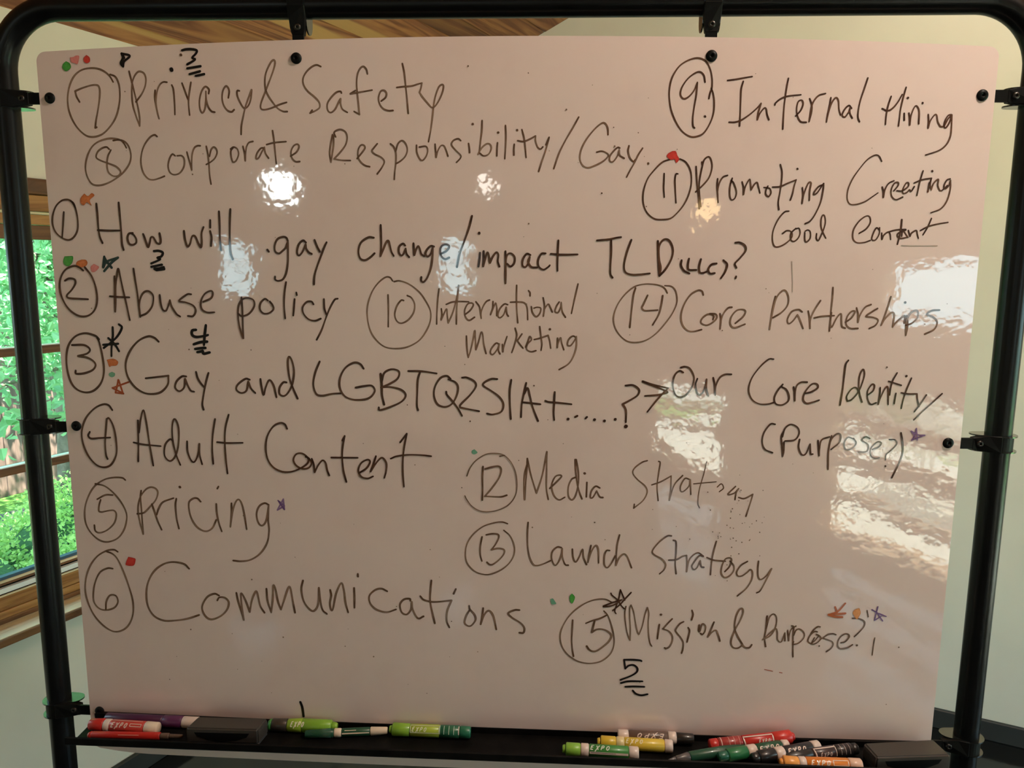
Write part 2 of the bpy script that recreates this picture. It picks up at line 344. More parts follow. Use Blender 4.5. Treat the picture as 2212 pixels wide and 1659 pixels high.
# ------------------------------------------------------------------ lamps of the room and added fill lamps
GLOBE = emis('lit_opal_glass', (0.92, 1.0, 0.97), 22.0)
GLOBEW = emis('lit_warm_glass', (1.0, 0.85, 0.6), 14.0)
def pendant(x, y, z, r, m, label, group=None):
    t = empty('pendant_lamp', (x, y, z)); nn = Vector((x, y, 0)).dot(NV); top = ceil_z(nn) - 0.004
    bm = bmesh.new(); bmesh.ops.create_uvsphere(bm, u_segments=24, v_segments=14, radius=r); bmesh.ops.translate(bm, verts=bm.verts, vec=(x, y, z)); child(bm, 'globe', m, t, True)
    bm = bmesh.new(); tube(bm, [(x, y, z + r * 0.9), (x, y, z + r + 0.05)], [0.03, 0.02], 16); child(bm, 'fitter', STEEL, t, True)
    bm = bmesh.new(); tube(bm, [(x, y, z + r + 0.05), (x, y, top - 0.02)], 0.004, 8); child(bm, 'cord', PLAS, t, True)
    bm = bmesh.new(); tube(bm, [(x, y, top - 0.03), (x, y, top)], [0.05, 0.055], 20); child(bm, 'ceiling_rose', STEEL, t, True)
    tag(t, label, 'lamp')
pendant(-1.53, -3.35, 2.03, 0.072, GLOBE, 'large opal glass globe lamp hanging nearest the left wall')
pendant(-0.29, -3.50, 2.05, 0.045, emis('lit_dim_glass', (1.0, 0.95, 0.85), 9.0), 'small opal glass globe lamp hanging in the middle of the room')
pendant(0.92, -3.10, 1.90, 0.05, emis('lit_amber_glass', (1.0, 0.66, 0.3), 8.0), 'small amber globe lamp hanging nearest the garden door')
def flush(n_, l_, e, col, label):  # unseen lamps, added to brighten the board's top right and the walls
    z = ceil_z(n_) - 0.10; p = G(n_, l_, z); t = empty('fill_ceiling_lamp', tuple(p))
    bm = bmesh.new(); bmesh.ops.create_uvsphere(bm, u_segments=24, v_segments=14, radius=0.07, matrix=Matrix.Translation(p)); child(bm, 'globe', GLOBEW, t, True)
    bm = bmesh.new(); tube(bm, [p + Vector((0, 0, 0.055)), p + Vector((0, 0, 0.085))], [0.05, 0.075], 24); child(bm, 'collar', STEEL, t, True)
    bm = bmesh.new(); tube(bm, [p + Vector((0, 0, 0.083)), p + Vector((0, 0, 0.098))], 0.03, 16); child(bm, 'stem', STEEL, t, True)
    ld = bpy.data.lights.new('fill_light', 'POINT'); ld.shadow_soft_size = 0.06; ld.energy = e; ld.color = col
    lo = bpy.data.objects.new('fill_light', ld); COL.objects.link(lo); lo.location = p + Vector((0, 0, -0.15))
    tag(t, label, 'lamp')
WARM = (1.0, 0.965, 0.87)
flush(1.137, -0.10, 50 * LAMP, WARM, 'unseen fill globe lamp added in front of the right end of the whiteboard')
flush(0.825, 1.35, 7.0 * LAMP, WARM, 'unseen fill globe lamp added behind the whiteboard near the far wall')
INKDATA = '''
circled_number;faded grey-brown number 7 in a drawn circle;g;S23 -5112 2405 -5044 2376 -5007 2298 -4997 2194 -5010 2064 -5057 1907 -5130 1789 -5237 1683 -5327 1637 -5428 1624 -5512 1651 -5605 1738 -5674 1857 -5710 1989 -5708 2133 -5667 2277 -5594 2393 -5489 2464 -5360 2486 -5248 2471 -5167 2429 -5114 2377 -5079 2314;S23 -5552 2067 -5587 2133 -5601 2201|-5507 2237 -5377 2272 -5299 2274 -5272 2248 -5267 2183 -5286 2065 -5318 1934 -5347 1829 -5364 1739|-5344 1747
handwritten_word;faded grey-brown handwriting reading Privacy;g;S22 -4854 2442 -4830 2323 -4804 2193 -4778 2063 -4761 1958 -4753 1853 -4760 1761|-4797 1879 -4831 2011 -4838 2141 -4826 2284 -4791 2374 -4745 2428 -4703 2438 -4655 2412 -4636 2347 -4652 2257 -4700 2166 -4754 2102 -4788 2063;S22 -4522 2204 -4532 2113 -4521 2009 -4506 1918 -4492 1852|-4509 1931 -4522 2035 -4513 2126 -4487 2217 -4447 2281 -4404 2307 -4359 2304;S22 -4295 2268 -4277 2216 -4272 2086 -4273 1982 -4276 1904;S22 -4157 2290 -4131 2215 -4101 2124 -4085 2085;S22 -4039 2300 -4058 2214 -4077 2124 -4085 2033 -4079 1896;S22 -3811 2161 -3804 2213 -3851 2246 -3903 2188 -3936 2084 -3938 1980 -3910 1922 -3873 1967 -3853 2071 -3846 2187|-3846 2084 -3823 1993 -3784 1941 -3743 1930;S22 -3553 2108 -3538 2186 -3554 2237 -3581 2250 -3618 2199 -3636 2109 -3620 2018 -3575 1953 -3520 1933 -3484 1959;S22 -3404 2192 -3432 2192 -3434 2134 -3404 2056 -3365 1991 -3331 1978 -3288 2017 -3257 2094 -3242 2204|-3291 2094 -3338 1978 -3371 1861 -3397 1757 -3406 1652
handwritten_word;faded grey-brown handwriting reading &;g;S22 -2790 2047 -2880 2021 -2992 1977 -3089 1958 -3130 1977 -3124 2042 -3067 2171 -2991 2337 -2938 2464 -2921 2541 -2941 2566 -2983 2528 -3043 2414 -3063 2312 -3058 2209 -3027 2132 -2975 2054 -2910 1976 -2842 1937 -2785 1934
handwritten_word;faded grey-brown handwriting reading Safety;g;S22 -2329 2483 -2386 2502 -2454 2474 -2524 2411 -2564 2335 -2557 2258 -2505 2181 -2425 2116 -2366 2052 -2358 1987 -2403 1949 -2486 1913|-2458 1949;S22 -2070 2160 -2083 2179 -2138 2166 -2207 2103 -2257 2026 -2253 1948 -2213 1920 -2157 1961 -2107 2051 -2083 2089|-2084 2025 -2062 1961 -2001 1922;S22 -1729 2391 -1741 2445 -1778 2480 -1819 2458 -1854 2394 -1870 2293 -1866 2165 -1853 2024 -1843 1896|-1910 1932;S22 -1890 2188 -1955 2149|-1812 2171 -1674 2193;S22 -1557 2059 -1503 2100 -1488 2151 -1515 2187 -1562 2177 -1591 2100 -1578 2023 -1532 1965 -1465 1940 -1408 1943;S21 -1278 2512 -1256 2404 -1242 2265 -1226 2099 -1211 1907;S21 -1352 2224 -1272 2233 -1164 2241 -1083 2264 -1032 2276|-1044 2213 -1064 2162|-1018 2098 -952 2022 -912 1981 -871 1989 -817 2060 -770 2161 -756 2237 -776 2256 -816 2225 -857 2123 -882 2009 -899 1868 -921 1713 -953 1558
circled_number;faded grey-brown number 8 in a drawn circle;g;S22 -5131 1577 -5059 1587 -4976 1563 -4923 1497 -4903 1390 -4931 1284 -5018 1176 -5124 1096 -5244 1035 -5361 1004 -5461 1021 -5519 1109 -5538 1230 -5506 1364 -5439 1485 -5347 1558 -5230 1597 -5129 1604 -5031 1583 -4985 1537 -4960 1486;S22 -5194 1468 -5230 1495 -5296 1478 -5357 1431 -5379 1364 -5322 1324 -5210 1284 -5113 1244 -5060 1183 -5093 1129 -5165 1125 -5226 1176 -5240 1270 -5218 1377 -5172 1457
handwritten_word;faded grey-brown handwriting reading Corporate;g;S21 -4532 1628 -4566 1648 -4631 1616 -4709 1523 -4755 1417 -4774 1297 -4753 1176 -4695 1096 -4625 1076 -4538 1096 -4465 1123;S21 -4304 1383 -4341 1403 -4380 1350 -4407 1257 -4390 1177 -4336 1143 -4256 1163 -4195 1243 -4183 1337 -4215 1383 -4276 1383;S21 -4142 1429 -4125 1350 -4104 1270 -4091 1203|-4086 1297 -4073 1403 -4040 1482 -3997 1509 -3959 1509;S21 -3878 1502 -3862 1403 -3855 1270 -3852 1137 -3840 1023;S21 -3842 1376 -3817 1456 -3780 1492 -3746 1469 -3739 1416 -3773 1350 -3832 1303 -3890 1273;S21 -3522 1482 -3552 1442 -3551 1363 -3530 1303 -3487 1323 -3451 1402 -3466 1468 -3514 1492 -3554 1468;S21 -3388 1501 -3371 1415 -3366 1320|-3357 1415 -3340 1495 -3309 1547 -3253 1563;S21 -3111 1481 -3153 1475 -3204 1415 -3221 1349 -3186 1356 -3141 1429 -3104 1488|-3093 1415 -3054 1352;S21 -2987 1697 -2974 1586 -2965 1455 -2954 1286;S21 -3073 1523 -2968 1547 -2815 1560;S21 -2760 1378 -2682 1428 -2645 1494 -2665 1527 -2714 1507 -2751 1441 -2747 1363 -2700 1310 -2642 1310
handwritten_word;faded grey-brown handwriting reading Responsibility/;g;S21 -2200 1644 -2231 1507 -2244 1402 -2230 1303|-2211 1402 -2190 1520 -2187 1631;S21 -2160 1618 -2179 1670 -2137 1702 -2082 1708 -2028 1676 -2009 1611 -2032 1520 -2103 1428 -2188 1343|-2092 1326 -1975 1323;S21 -1886 1347 -1815 1428 -1780 1480 -1793 1513 -1834 1513 -1869 1454 -1871 1363 -1832 1297 -1778 1258 -1723 1245;S21 -1619 1532 -1664 1480 -1689 1441 -1652 1402 -1570 1363 -1530 1310 -1566 1232 -1626 1155;S21 -1445 1530 -1404 1493 -1378 1415 -1380 1297 -1396 1179 -1404 1087;S20 -1378 1441 -1349 1532 -1295 1571 -1248 1532 -1228 1454 -1256 1376 -1319 1317 -1381 1282;S20 -1108 1513 -1106 1428 -1073 1350 -1033 1324 -985 1376 -964 1454 -990 1500 -1072 1491;S20 -868 1526 -862 1441 -856 1363|-835 1441 -794 1506 -753 1506 -727 1454 -703 1379;S20 -537 1571 -571 1594 -632 1571 -656 1519 -605 1454 -538 1389 -545 1350 -592 1301;S20 -436 1535 -427 1480 -423 1422;D20 -382 1775;S20 -263 1817 -266 1699 -280 1583 -298 1440 -316 1399|-269 1479 -202 1531 -155 1518 -145 1466 -181 1402 -242 1382 -289 1414;D20 -57 1670;S20 -65 1544 -70 1479 -73 1382;S20 36 1756 42 1647 40 1518 30 1347;D20 186 1699;S20 150 1525 145 1467 146 1392;S20 246 1705 273 1609 288 1505 303 1363;S20 194 1570 267 1560 347 1589 420 1628|421 1570 448 1493 485 1467 515 1493;S20 593 1611 555 1519|593 1609 549 1441 504 1312 466 1188;S20 964 1858 890 1724 800 1570 723 1415 659 1224
handwritten_word;faded grey-brown handwriting reading Gay.;g;S20 1339 1645 1333 1724 1299 1781 1253 1781 1168 1711 1065 1583 1002 1454 991 1338 1033 1261 1100 1237 1206 1274 1297 1326 1351 1391 1308 1429 1255 1442 1202 1429;S20 1492 1481 1465 1487 1414 1442 1369 1378 1371 1320 1411 1313 1462 1378 1486 1455|1495 1391 1551 1355;S20 1608 1507 1599 1442 1621 1365 1666 1316 1695 1340;S20 1780 1479 1732 1404 1683 1301 1633 1210 1589 1122;D20 1858 1291
circled_number;dark brown-black number 9. in a drawn circle;d;S20 2586 2081 2599 2154 2616 2204 2614 2316 2587 2428 2531 2521 2458 2559 2380 2559 2279 2522 2191 2454 2118 2330 2091 2192 2096 2067 2127 1928 2192 1789 2275 1681 2369 1624 2447 1621 2537 1662 2610 1776 2650 1903 2653 2041 2635 2142 2610 2204;S20 2529 2279 2512 2354 2465 2398 2401 2385 2313 2317 2246 2217 2230 2129 2271 2079 2335 2104 2397 2179 2434 2273|2426 2117 2406 1966 2396 1840 2403 1751 2423 1726;D20 2548 1865
handwritten_word;dark brown-black handwriting reading Internal;d;S19 2806 2297 2909 2310 3011 2328 3107 2343;S20 3001 2285 2980 2191 2981 2041 2983 1890 2983 1751;S20 2851 1796 2922 1796 2999 1821 3087 1878 3162 1941 3211 1991 3235 2022|3208 1916 3200 1827|3228 1903 3277 1966 3303 1953 3317 1890 3343 1827;S19 3555 2321 3540 2216 3525 2041 3521 1891 3522 1714;S19 3407 2004 3415 2029 3477 2079 3565 2110 3719 2126;S19 3673 1872 3731 1941 3755 2016 3736 2060 3692 2041 3679 1953 3697 1866 3740 1803 3808 1796;S19 3832 2079 3862 2004 3864 1916 3843 1805|3854 1941 3879 2041 3939 2116 4021 2141;S19 4092 2091 4078 1966 4064 1878 4057 1800|4075 1916 4106 2029 4153 2091 4187 2054 4201 1954 4225 1885;S19 4355 1966 4320 1998 4272 1954 4245 1885 4279 1860 4320 1916 4335 1966|4340 1904 4372 1847;S19 4527 2325 4495 2204 4455 2054 4439 1929 4442 1854 4464 1804
handwritten_word;dark brown-black handwriting reading Hiring;d;S19 4829 2107 4800 1992 4787 1880 4786 1773;S19 5003 2214 4978 2092 4957 1955 4953 1855 4948 1755;S19 4732 1961 4798 1936 4860 1967 4918 2042 4962 2129;S19 5006 1905 5013 1824;D19 5035 2090;D19 5220 2028;S19 5064 1908 5079 1830 5085 1765|5092 1880 5122 1974 5152 1993 5186 1930 5194 1780;S19 5302 1891 5313 1806 5314 1730|5334 1818 5380 1887 5406 1881 5425 1806 5463 1746|5507 1756 5550 1844 5591 1887 5547 1881 5514 1818 5508 1749 5534 1737 5573 1806 5591 1887|5599 1756 5596 1630 5554 1529 5470 1459 5313 1404
circled_number;dark brown-black number 11 in a drawn circle;d;S19 2255 1348 2329 1310 2386 1226 2410 1123 2408 1006 2374 876 2313 758 2224 653 2159 606 2066 593 1972 599 1890 651 1834 730 1807 834 1813 965 1861 1108 1950 1225 2039 1309 2130 1342;S19 2064 1167 2064 1070 2065 979 2077 875;S19 2236 1164 2214 1161 2203 1096 2211 980 2228 804
handwritten_word;dark brown-black handwriting reading Promoting;d;S19 2464 1255 2477 1110 2492 981 2515 837 2526 733;S19 2534 1310 2542 1272|2565 1343 2616 1375 2651 1330 2664 1240 2634 1124 2566 1033 2471 942;S19 2548 1291 2526 1175 2512 1046 2521 916 2545 759;S19 2741 1105 2739 1007 2750 917 2761 812|2748 943 2763 1046 2806 1124 2864 1148;S19 2925 1112 2903 1021 2902 917 2925 846 2970 865 2986 944 2948 1047 2913 1086;S19 3052 1067 3072 996 3076 911|3095 1009 3142 1100 3158 1048 3169 970|3205 1035 3239 1061 3259 1009 3283 932;S19 3377 1016 3357 971 3356 919 3391 887 3421 932 3405 984 3365 997 3329 999;S19 3519 1281 3544 1191 3545 1062 3533 933 3520 816 3533 725;S19 3437 1004 3529 1011 3618 1050 3727 1095|3706 1011 3692 921 3670 845;D18 3735 1230;S19 3811 999 3824 908 3820 804|3836 921 3880 1051 3916 1057 3906 960 3909 844;S19 4071 1039 4013 1013 3965 948 3961 915 3999 935 4041 1000 4066 1045;S19 4074 1052 4073 974 4051 819 3995 675 3935 584 3874 551
handwritten_word;dark brown-black handwriting reading Creating;d;S16 4776 1326 4739 1387 4686 1400 4600 1349 4516 1246 4435 1118 4386 989 4381 872 4419 801 4498 795 4601 828 4688 887 4759 939;S20 4808 1010 4826 952 4831 885|4843 978 4883 1055 4945 1088;S18 4955 965 5002 1030 4999 1069 4954 1056 4922 978 4934 901 4990 856 5072 889;S18 4994 966 5059 966 5127 1018 5129 1063 5097 1056 5065 979 5075 934 5120 947 5149 979 5171 960 5205 1018;S18 5298 1211 5270 1083 5247 909;S18 5201 1063 5295 1102 5410 1122;D18 5412 1209;S18 5388 1070 5379 955|5408 1115 5401 1045 5420 981|5441 1058 5495 1109 5496 1032 5534 968 5577 994 5612 1033;S18 5641 1116 5600 1097 5574 1033 5590 994 5632 1033 5648 1097|5655 995 5629 853 5561 749 5441 696
pen_smudge;stray pen marks;g;D24 -4150 2637
pen_smudge;stray pen marks;k;D37 -4286 2458
pennant_mark;bold black hand-drawn pennant mark;k;S31 -4936 2659 -4922 2607 -4954 2543 -4929 2504|-4911 2562 -4829 2632 -4936 2659|-4908 2607
tally_number;bold black 3 underlined three times;k;S29 -4130 2693 -4074 2705 -3991 2704 -3937 2688 -3953 2650 -4004 2600 -3964 2580 -4071 2521;S29 -4074 2472 -3899 2497;S29 -4047 2401 -3910 2435;S28 -3968 2379 -3856 2400
colour_dot;green marker dot;green;B0 -5692 2573 -5738 2537 -5745 2485 -5703 2449 -5651 2472 -5630 2504 -5645 2549
colour_dot;pink marker dot;pink;B0 -5634 2620 -5589 2624 -5552 2641 -5510 2636 -5518 2587 -5539 2538 -5581 2549 -5622 2562
colour_dot;red marker dot;red;B0 -5410 2648 -5449 2612 -5449 2567 -5412 2545 -5370 2566 -5370 2618
colour_dot;orange marker dot;orange;B0 -5579 899 -5635 838 -5638 770 -5596 745 -5552 783 -5490 740 -5509 811 -5441 872 -5477 903 -5531 865
colour_dot;red marker dot;red;B0 2153 1444 2101 1412 2090 1374 2144 1335 2196 1342 2211 1297 2246 1342 2221 1393 2199 1442
circled_number;dark brown-black number 1 in a drawn circle;d;S23 -5721 714 -5742 762 -5775 802 -5832 819 -5906 802 -5985 734 -6038 624 -6055 514 -6034 417 -5982 348 -5905 300 -5832 291 -5762 336 -5712 419 -5698 529 -5707 652 -5735 762 -5775 802;S23 -5884 655 -5904 514 -5935 321
handwritten_word;dark brown-black handwriting reading How;d;S27 -5422 765 -5419 612 -5419 434 -5405 324 -5377 252;S27 -5427 420 -5282 414 -5129 416;S27 -5113 780 -5109 600 -5105 408 -5106 242 -5090 162;S27 -4948 384 -5002 374 -5025 312 -5004 243 -4954 230 -4909 257 -4905 306 -4931 354 -4963 378;S27 -4804 371 -4788 327 -4765 245 -4746 200 -4720 259 -4701 327 -4665 328 -4627 259 -4584 246 -4567 287 -4578 383
handwritten_word;dark brown-black handwriting reading will;d;S27 -4240 415 -4232 303 -4205 213 -4167 248 -4133 344 -4090 344 -4052 249 -4019 205 -4005 276 -4002 386 -3971 465;S26 -3875 557 -3880 462;S27 -3883 414 -3869 332 -3882 222;S26 -3750 670 -3750 496 -3755 333 -3749 168;S26 -3594 700 -3610 524 -3621 306 -3622 142 -3594 48
handwritten_word;dark brown-black handwriting reading .gay;d;S26 -3117 177 -3100 152;S26 -2837 294 -2857 335 -2905 344 -2977 314 -3016 232 -3012 157 -2963 130 -2912 164 -2868 206 -2838 274|-2839 151 -2847 14 -2874 -124 -2920 -207 -2985 -232 -3027 -215 -3028 -177;S26 -2595 275 -2633 300 -2691 248 -2718 152 -2696 104 -2645 152 -2599 248|-2594 194 -2560 146 -2522 126;S26 -2477 306 -2446 222 -2412 157;S26 -2318 277 -2347 223 -2393 113 -2454 -38 -2493 -162 -2504 -272
handwritten_word;dark brown-black handwriting reading change/;d;S26 -1688 342 -1758 345 -1856 280 -1894 171 -1875 76 -1813 49 -1742 84 -1681 139;S26 -1592 504 -1590 376 -1590 241 -1602 105|-1566 187 -1523 282 -1494 302 -1475 242 -1455 160 -1428 110;S26 -1274 243 -1301 267 -1350 229 -1358 161 -1331 114 -1296 134 -1267 202|-1254 135 -1223 94;S26 -1162 271 -1157 190 -1153 122|-1129 190 -1101 237 -1080 204 -1060 136 -1026 109;S26 -893 232 -935 238 -984 191 -1005 136 -977 103 -936 137 -907 218|-915 83 -937 -53 -987 -176 -1036 -229 -1064 -211 -1063 -166;S26 -803 138 -727 179 -692 233 -726 260 -782 246 -809 192 -796 111 -748 71 -693 91;S26 -392 626 -431 476 -499 288 -555 140 -590 -30
handwritten_word;dark brown-black handwriting reading impact;d;D25 -298 408;S26 -287 155 -293 74 -307 -21;S26 -239 176 -238 74 -245 -18|-218 74 -191 162 -170 115 -156 28|-122 102 -74 163 -46 130 -53 49 -32 -19;S25 46 177 50 36 44 -100 49 -236|51 -127 50 36 70 131 118 151 166 104 160 23 112 -18 71 16;S25 371 133 323 146 276 78 270 -3 311 -23 351 38 364 106|344 45 386 -22 461 -29;S25 568 154 514 147 474 66 482 -15 544 -55 605 -21 625 0;S25 733 320 728 189 726 41 728 -67;S25 639 148 786 138 983 144
handwritten_word;dark brown-black handwriting reading TLD;d;S25 1234 324 1385 338 1478 359 1539 368;S25 1415 325 1419 165 1414 4 1417 -104 1445 -151;S25 1674 333 1619 166 1590 5 1613 -82 1695 -112 1803 -108 1924 -93;S25 2015 322 2025 169 2035 9 2050 -123|2063 -18 2039 89 2033 249 2084 336 2158 330 2211 224 2200 104 2131 -31 2054 -119
handwritten_word;dark brown-black handwriting reading (LLC)?;d;S25 2329 78 2325 11 2368 -56 2434 -89;S25 2422 99 2412 12 2428 -42 2522 -44;S25 2576 93 2557 -1 2568 -74 2611 -81 2664 -60;S25 2777 41 2714 27 2676 -33 2699 -87 2759 -82;S25 2865 82 2914 29 2892 -65 2843 -146;S25 3005 306 3060 309 3129 270 3139 204 3071 110 3014 43 3034 -10;S25 3036 -124 3031 -144
circled_number;dark brown-black number 2 in a drawn circle;d;S26 -5677 -116 -5730 -75 -5802 -57 -5909 -97 -5983 -182 -6022 -295 -6019 -436 -5964 -578 -5883 -677 -5769 -735 -5649 -724 -5554 -644 -5511 -516 -5516 -347 -5563 -192 -5649 -74;S26 -5944 -255 -5883 -226 -5810 -237 -5800 -293 -5858 -378 -5931 -450 -5912 -489 -5794 -498 -5639 -503
handwritten_word;dark brown-black handwriting reading Abuse;d;S25 -5243 -192 -5248 -344 -5263 -513 -5267 -666|-5249 -513 -5234 -316 -5200 -147 -5181 -88 -5165 -175 -5135 -371 -5099 -582 -5069 -778;S25 -5326 -460 -5201 -468 -5055 -472;S25 -4969 -87 -4957 -229 -4939 -397 -4929 -566 -4919 -733|-4923 -580 -4893 -467 -4837 -396 -4771 -389 -4719 -451 -4739 -578 -4819 -678 -4918 -722;S25 -4628 -436 -4621 -549 -4597 -633 -4554 -647 -4521 -590 -4490 -505|-4470 -589 -4410 -688 -4361 -722;S24 -4191 -421 -4249 -425 -4363 -511 -4270 -531 -4171 -572 -4138 -642 -4179 -713 -4252 -714;S24 -4030 -521 -3919 -471 -3889 -401 -3921 -373 -4003 -416 -4059 -515 -4057 -613 -3987 -662 -3883 -660
handwritten_word;dark brown-black handwriting reading policy;d;S24 -3498 -456 -3494 -603 -3497 -814 -3499 -1005|-3537 -885 -3557 -716 -3544 -575 -3496 -490 -3423 -462 -3338 -489 -3328 -573 -3404 -672 -3507 -708 -3551 -673;S24 -3138 -494 -3180 -473 -3240 -530 -3251 -614 -3203 -667 -3131 -662 -3068 -612 -3076 -556 -3113 -507;S24 -2881 -248 -2909 -401 -2919 -568 -2911 -729;S24 -2773 -472 -2787 -595 -2799 -690;S24 -2746 -385 -2741 -416;S24 -2519 -536 -2546 -502 -2611 -509 -2667 -579 -2659 -663 -2590 -739 -2505 -757 -2426 -728;S24 -2375 -468 -2372 -590 -2348 -671;S24 -2191 -460 -2234 -477 -2301 -589 -2362 -730 -2423 -885 -2492 -1013
circled_number;faded grey-brown number 10 in a drawn circle;g;S20 -1447 -219 -1482 -174 -1545 -174 -1644 -251 -1731 -376 -1791 -556 -1794 -723 -1755 -891 -1673 -1016 -1561 -1099 -1419 -1118 -1264 -1095 -1107 -1009 -1008 -881 -950 -741 -949 -603 -1018 -465 -1100 -356 -1225 -261 -1350 -218 -1427 -228;S22 -1512 -404 -1510 -581 -1516 -825;S22 -1304 -475 -1339 -475 -1397 -552 -1426 -663 -1400 -747 -1337 -777 -1245 -731 -1173 -633 -1158 -522 -1199 -439 -1254 -410
handwritten_word;faded grey-brown handwriting reading International;g;S21 -831 -319 -849 -463 -861 -643 -865 -782;S21 -801 -580 -794 -656 -806 -726|-766 -642 -731 -580 -724 -656 -711 -766|-654 -641 -612 -502 -584 -378 -570 -269|-584 -433 -598 -599 -602 -779;S21 -735 -520 -654 -489 -542 -481 -438 -484;S21 -487 -653 -418 -597 -376 -528 -397 -500 -452 -515 -490 -598 -480 -681 -432 -729 -359 -686;S21 -341 -483 -293 -554 -271 -699|-272 -623 -244 -540 -203 -478 -161 -457;S21 -115 -477 -119 -566 -147 -649|-98 -532 -78 -497 -64 -566 -63 -662;S21 79 -516 33 -510 -29 -579 -49 -662 -21 -689 27 -647 61 -551|68 -633 89 -667;S21 196 -262 194 -398 199 -563 215 -753;S21 116 -484 219 -480 302 -493 337 -561 346 -710;S21 353 -331 372 -356 373 -397;S21 392 -540 407 -616 456 -670 503 -628 516 -560 468 -546 427 -558;S21 546 -422 564 -532 552 -662|565 -573 612 -504 640 -545 668 -606;S21 756 -475 722 -530 703 -599 744 -612 777 -543 783 -481|799 -598 842 -673;S21 998 -238 960 -418 920 -621
handwritten_word;faded grey-brown handwriting reading Marketing;g;S21 -467 -938 -463 -1056 -453 -1169 -443 -1222|-411 -1126 -376 -971 -355 -860 -348 -985 -341 -1118|-306 -1012 -271 -886 -250 -914 -236 -1040 -205 -1168;S21 -34 -1037 -75 -1030 -138 -1108 -145 -1164 -110 -1178 -54 -1107 -27 -1037|-40 -1121 -19 -1170;S21 12 -1043 19 -1141|29 -1078 73 -938;S21 181 -826 202 -922 169 -1062 139 -1149;S21 271 -901 210 -992|252 -1047 287 -1089;S21 322 -1074 349 -1004 376 -934 397 -976 349 -1032 336 -1102 392 -1136 459 -1121;S21 506 -801 521 -919 537 -1030 528 -1114;S21 435 -973 515 -953 618 -915|640 -987 655 -1084;D21 640 -834;S21 743 -951 741 -1076|751 -1013 784 -943 799 -1013 829 -1103;S21 992 -941 943 -921 889 -970 876 -1039 918 -1046 965 -983 991 -927|994 -1052 962 -1178 895 -1291 771 -1370
handwritten_word;dark brown-black handwriting reading Good;d;S19 3659 707 3604 694 3531 602 3479 470 3473 351 3504 266 3564 260 3642 300 3710 366 3720 426 3691 458 3645 461 3597 425;S19 3762 492 3706 432 3705 353 3746 327 3797 367 3819 433 3802 492 3763 485;S19 3878 440 3883 354 3905 321 3949 368 3947 447 3915 473 3883 459;S19 4028 427 4028 368 4056 342 4096 434 4128 553 4115 644 4088 657 4072 592 4086 487 4147 372
handwritten_word;dark brown-black handwriting reading Content;d;S19 4564 435 4646 490 4692 569 4680 641 4627 647 4547 581 4489 476 4490 371 4540 319 4632 320 4709 346;S19 4817 478 4776 504 4742 439 4728 360 4775 353 4815 426 4815 505;S19 4847 439 4856 361|4875 413 4925 453 4953 427 4965 361;S19 4925 453 5027 480 5145 487;S23 5085 608 5084 506 5073 401 5055 303;S19 5146 480 5057 441 5047 401 5089 375 5180 389|5114 467 5100 402;S19 5179 474 5205 402|5221 442 5277 475 5294 429 5312 379;S19 5454 626 5417 521 5367 423;S19 5330 475 5430 528 5558 561 5663 578
circled_number;faded grey-brown number 14 in a drawn circle;g;S18 2161 -344 2134 -294 2079 -254 1970 -232 1848 -233 1727 -270 1608 -373 1517 -510 1473 -661 1490 -785 1555 -895 1653 -976 1764 -996 1900 -967 2034 -875 2151 -736 2241 -599 2290 -462 2271 -326 2214 -259 2126 -249;S23 1748 -284 1724 -372 1708 -536 1689 -797;S23 1907 -377 1857 -493 1838 -541 1873 -575 1955 -574 2043 -567;S23 2104 -379 2088 -505 2059 -628 1988 -759
handwritten_word;faded grey-brown handwriting reading Core;g;S22 2627 -364 2608 -317 2554 -308 2462 -365 2386 -488 2351 -625 2370 -748 2441 -829 2523 -842 2624 -816;S22 2767 -682 2772 -634 2703 -614 2631 -663 2613 -725 2683 -758 2762 -723 2814 -661 2798 -613 2723 -607;S22 2854 -606 2869 -688 2864 -804|2875 -674 2905 -592 2956 -530 3003 -520;S22 3058 -729 3151 -644 3181 -575 3146 -549 3066 -563 3002 -645 2994 -741 3050 -788 3183 -739
handwritten_word;faded grey-brown handwriting reading Partnerships;g;S21 3556 -375 3531 -518 3513 -681 3504 -804|3518 -654 3564 -409 3626 -314 3678 -300 3721 -381 3717 -489 3642 -584 3538 -651;S21 3910 -571 3861 -542 3776 -570 3728 -665 3745 -726 3797 -692 3852 -610|3882 -664 3935 -786;S21 3987 -561 4009 -649 4025 -785|4024 -662 4069 -540 4135 -424;S21 4070 -648 4169 -627 4322 -616;S21 4283 -255 4285 -375 4279 -565 4276 -816;S21 4286 -578 4281 -700 4300 -768 4358 -645 4408 -590 4420 -672 4433 -753 4475 -777;S21 4476 -698 4545 -643 4586 -562 4539 -562 4491 -630 4484 -725 4542 -779 4639 -778;S21 4603 -514 4629 -602 4633 -699|4650 -615 4709 -506 4783 -468;S21 4870 -518 4807 -559 4731 -621 4826 -634 4889 -667 4861 -735 4786 -777;S21 5028 -366 4991 -531 4934 -734|4974 -652 5048 -571 5090 -597 5083 -753|5125 -692 5225 -609 5226 -704;D21 5217 -437;S21 5251 -609 5272 -731 5259 -860|5251 -690 5301 -568 5379 -540 5392 -621 5326 -703 5248 -731;S21 5660 -531 5565 -539 5503 -586 5585 -619 5645 -686 5613 -782 5499 -844
tally_number;bold black 3 underlined twice;k;S31 -4670 149 -4605 152 -4551 129 -4573 80 -4632 59 -4590 41 -4717 -15;S31 -4720 -60 -4573 -31;S39 -4675 -87 -4548 -86|-4664 -101 -4553 -65
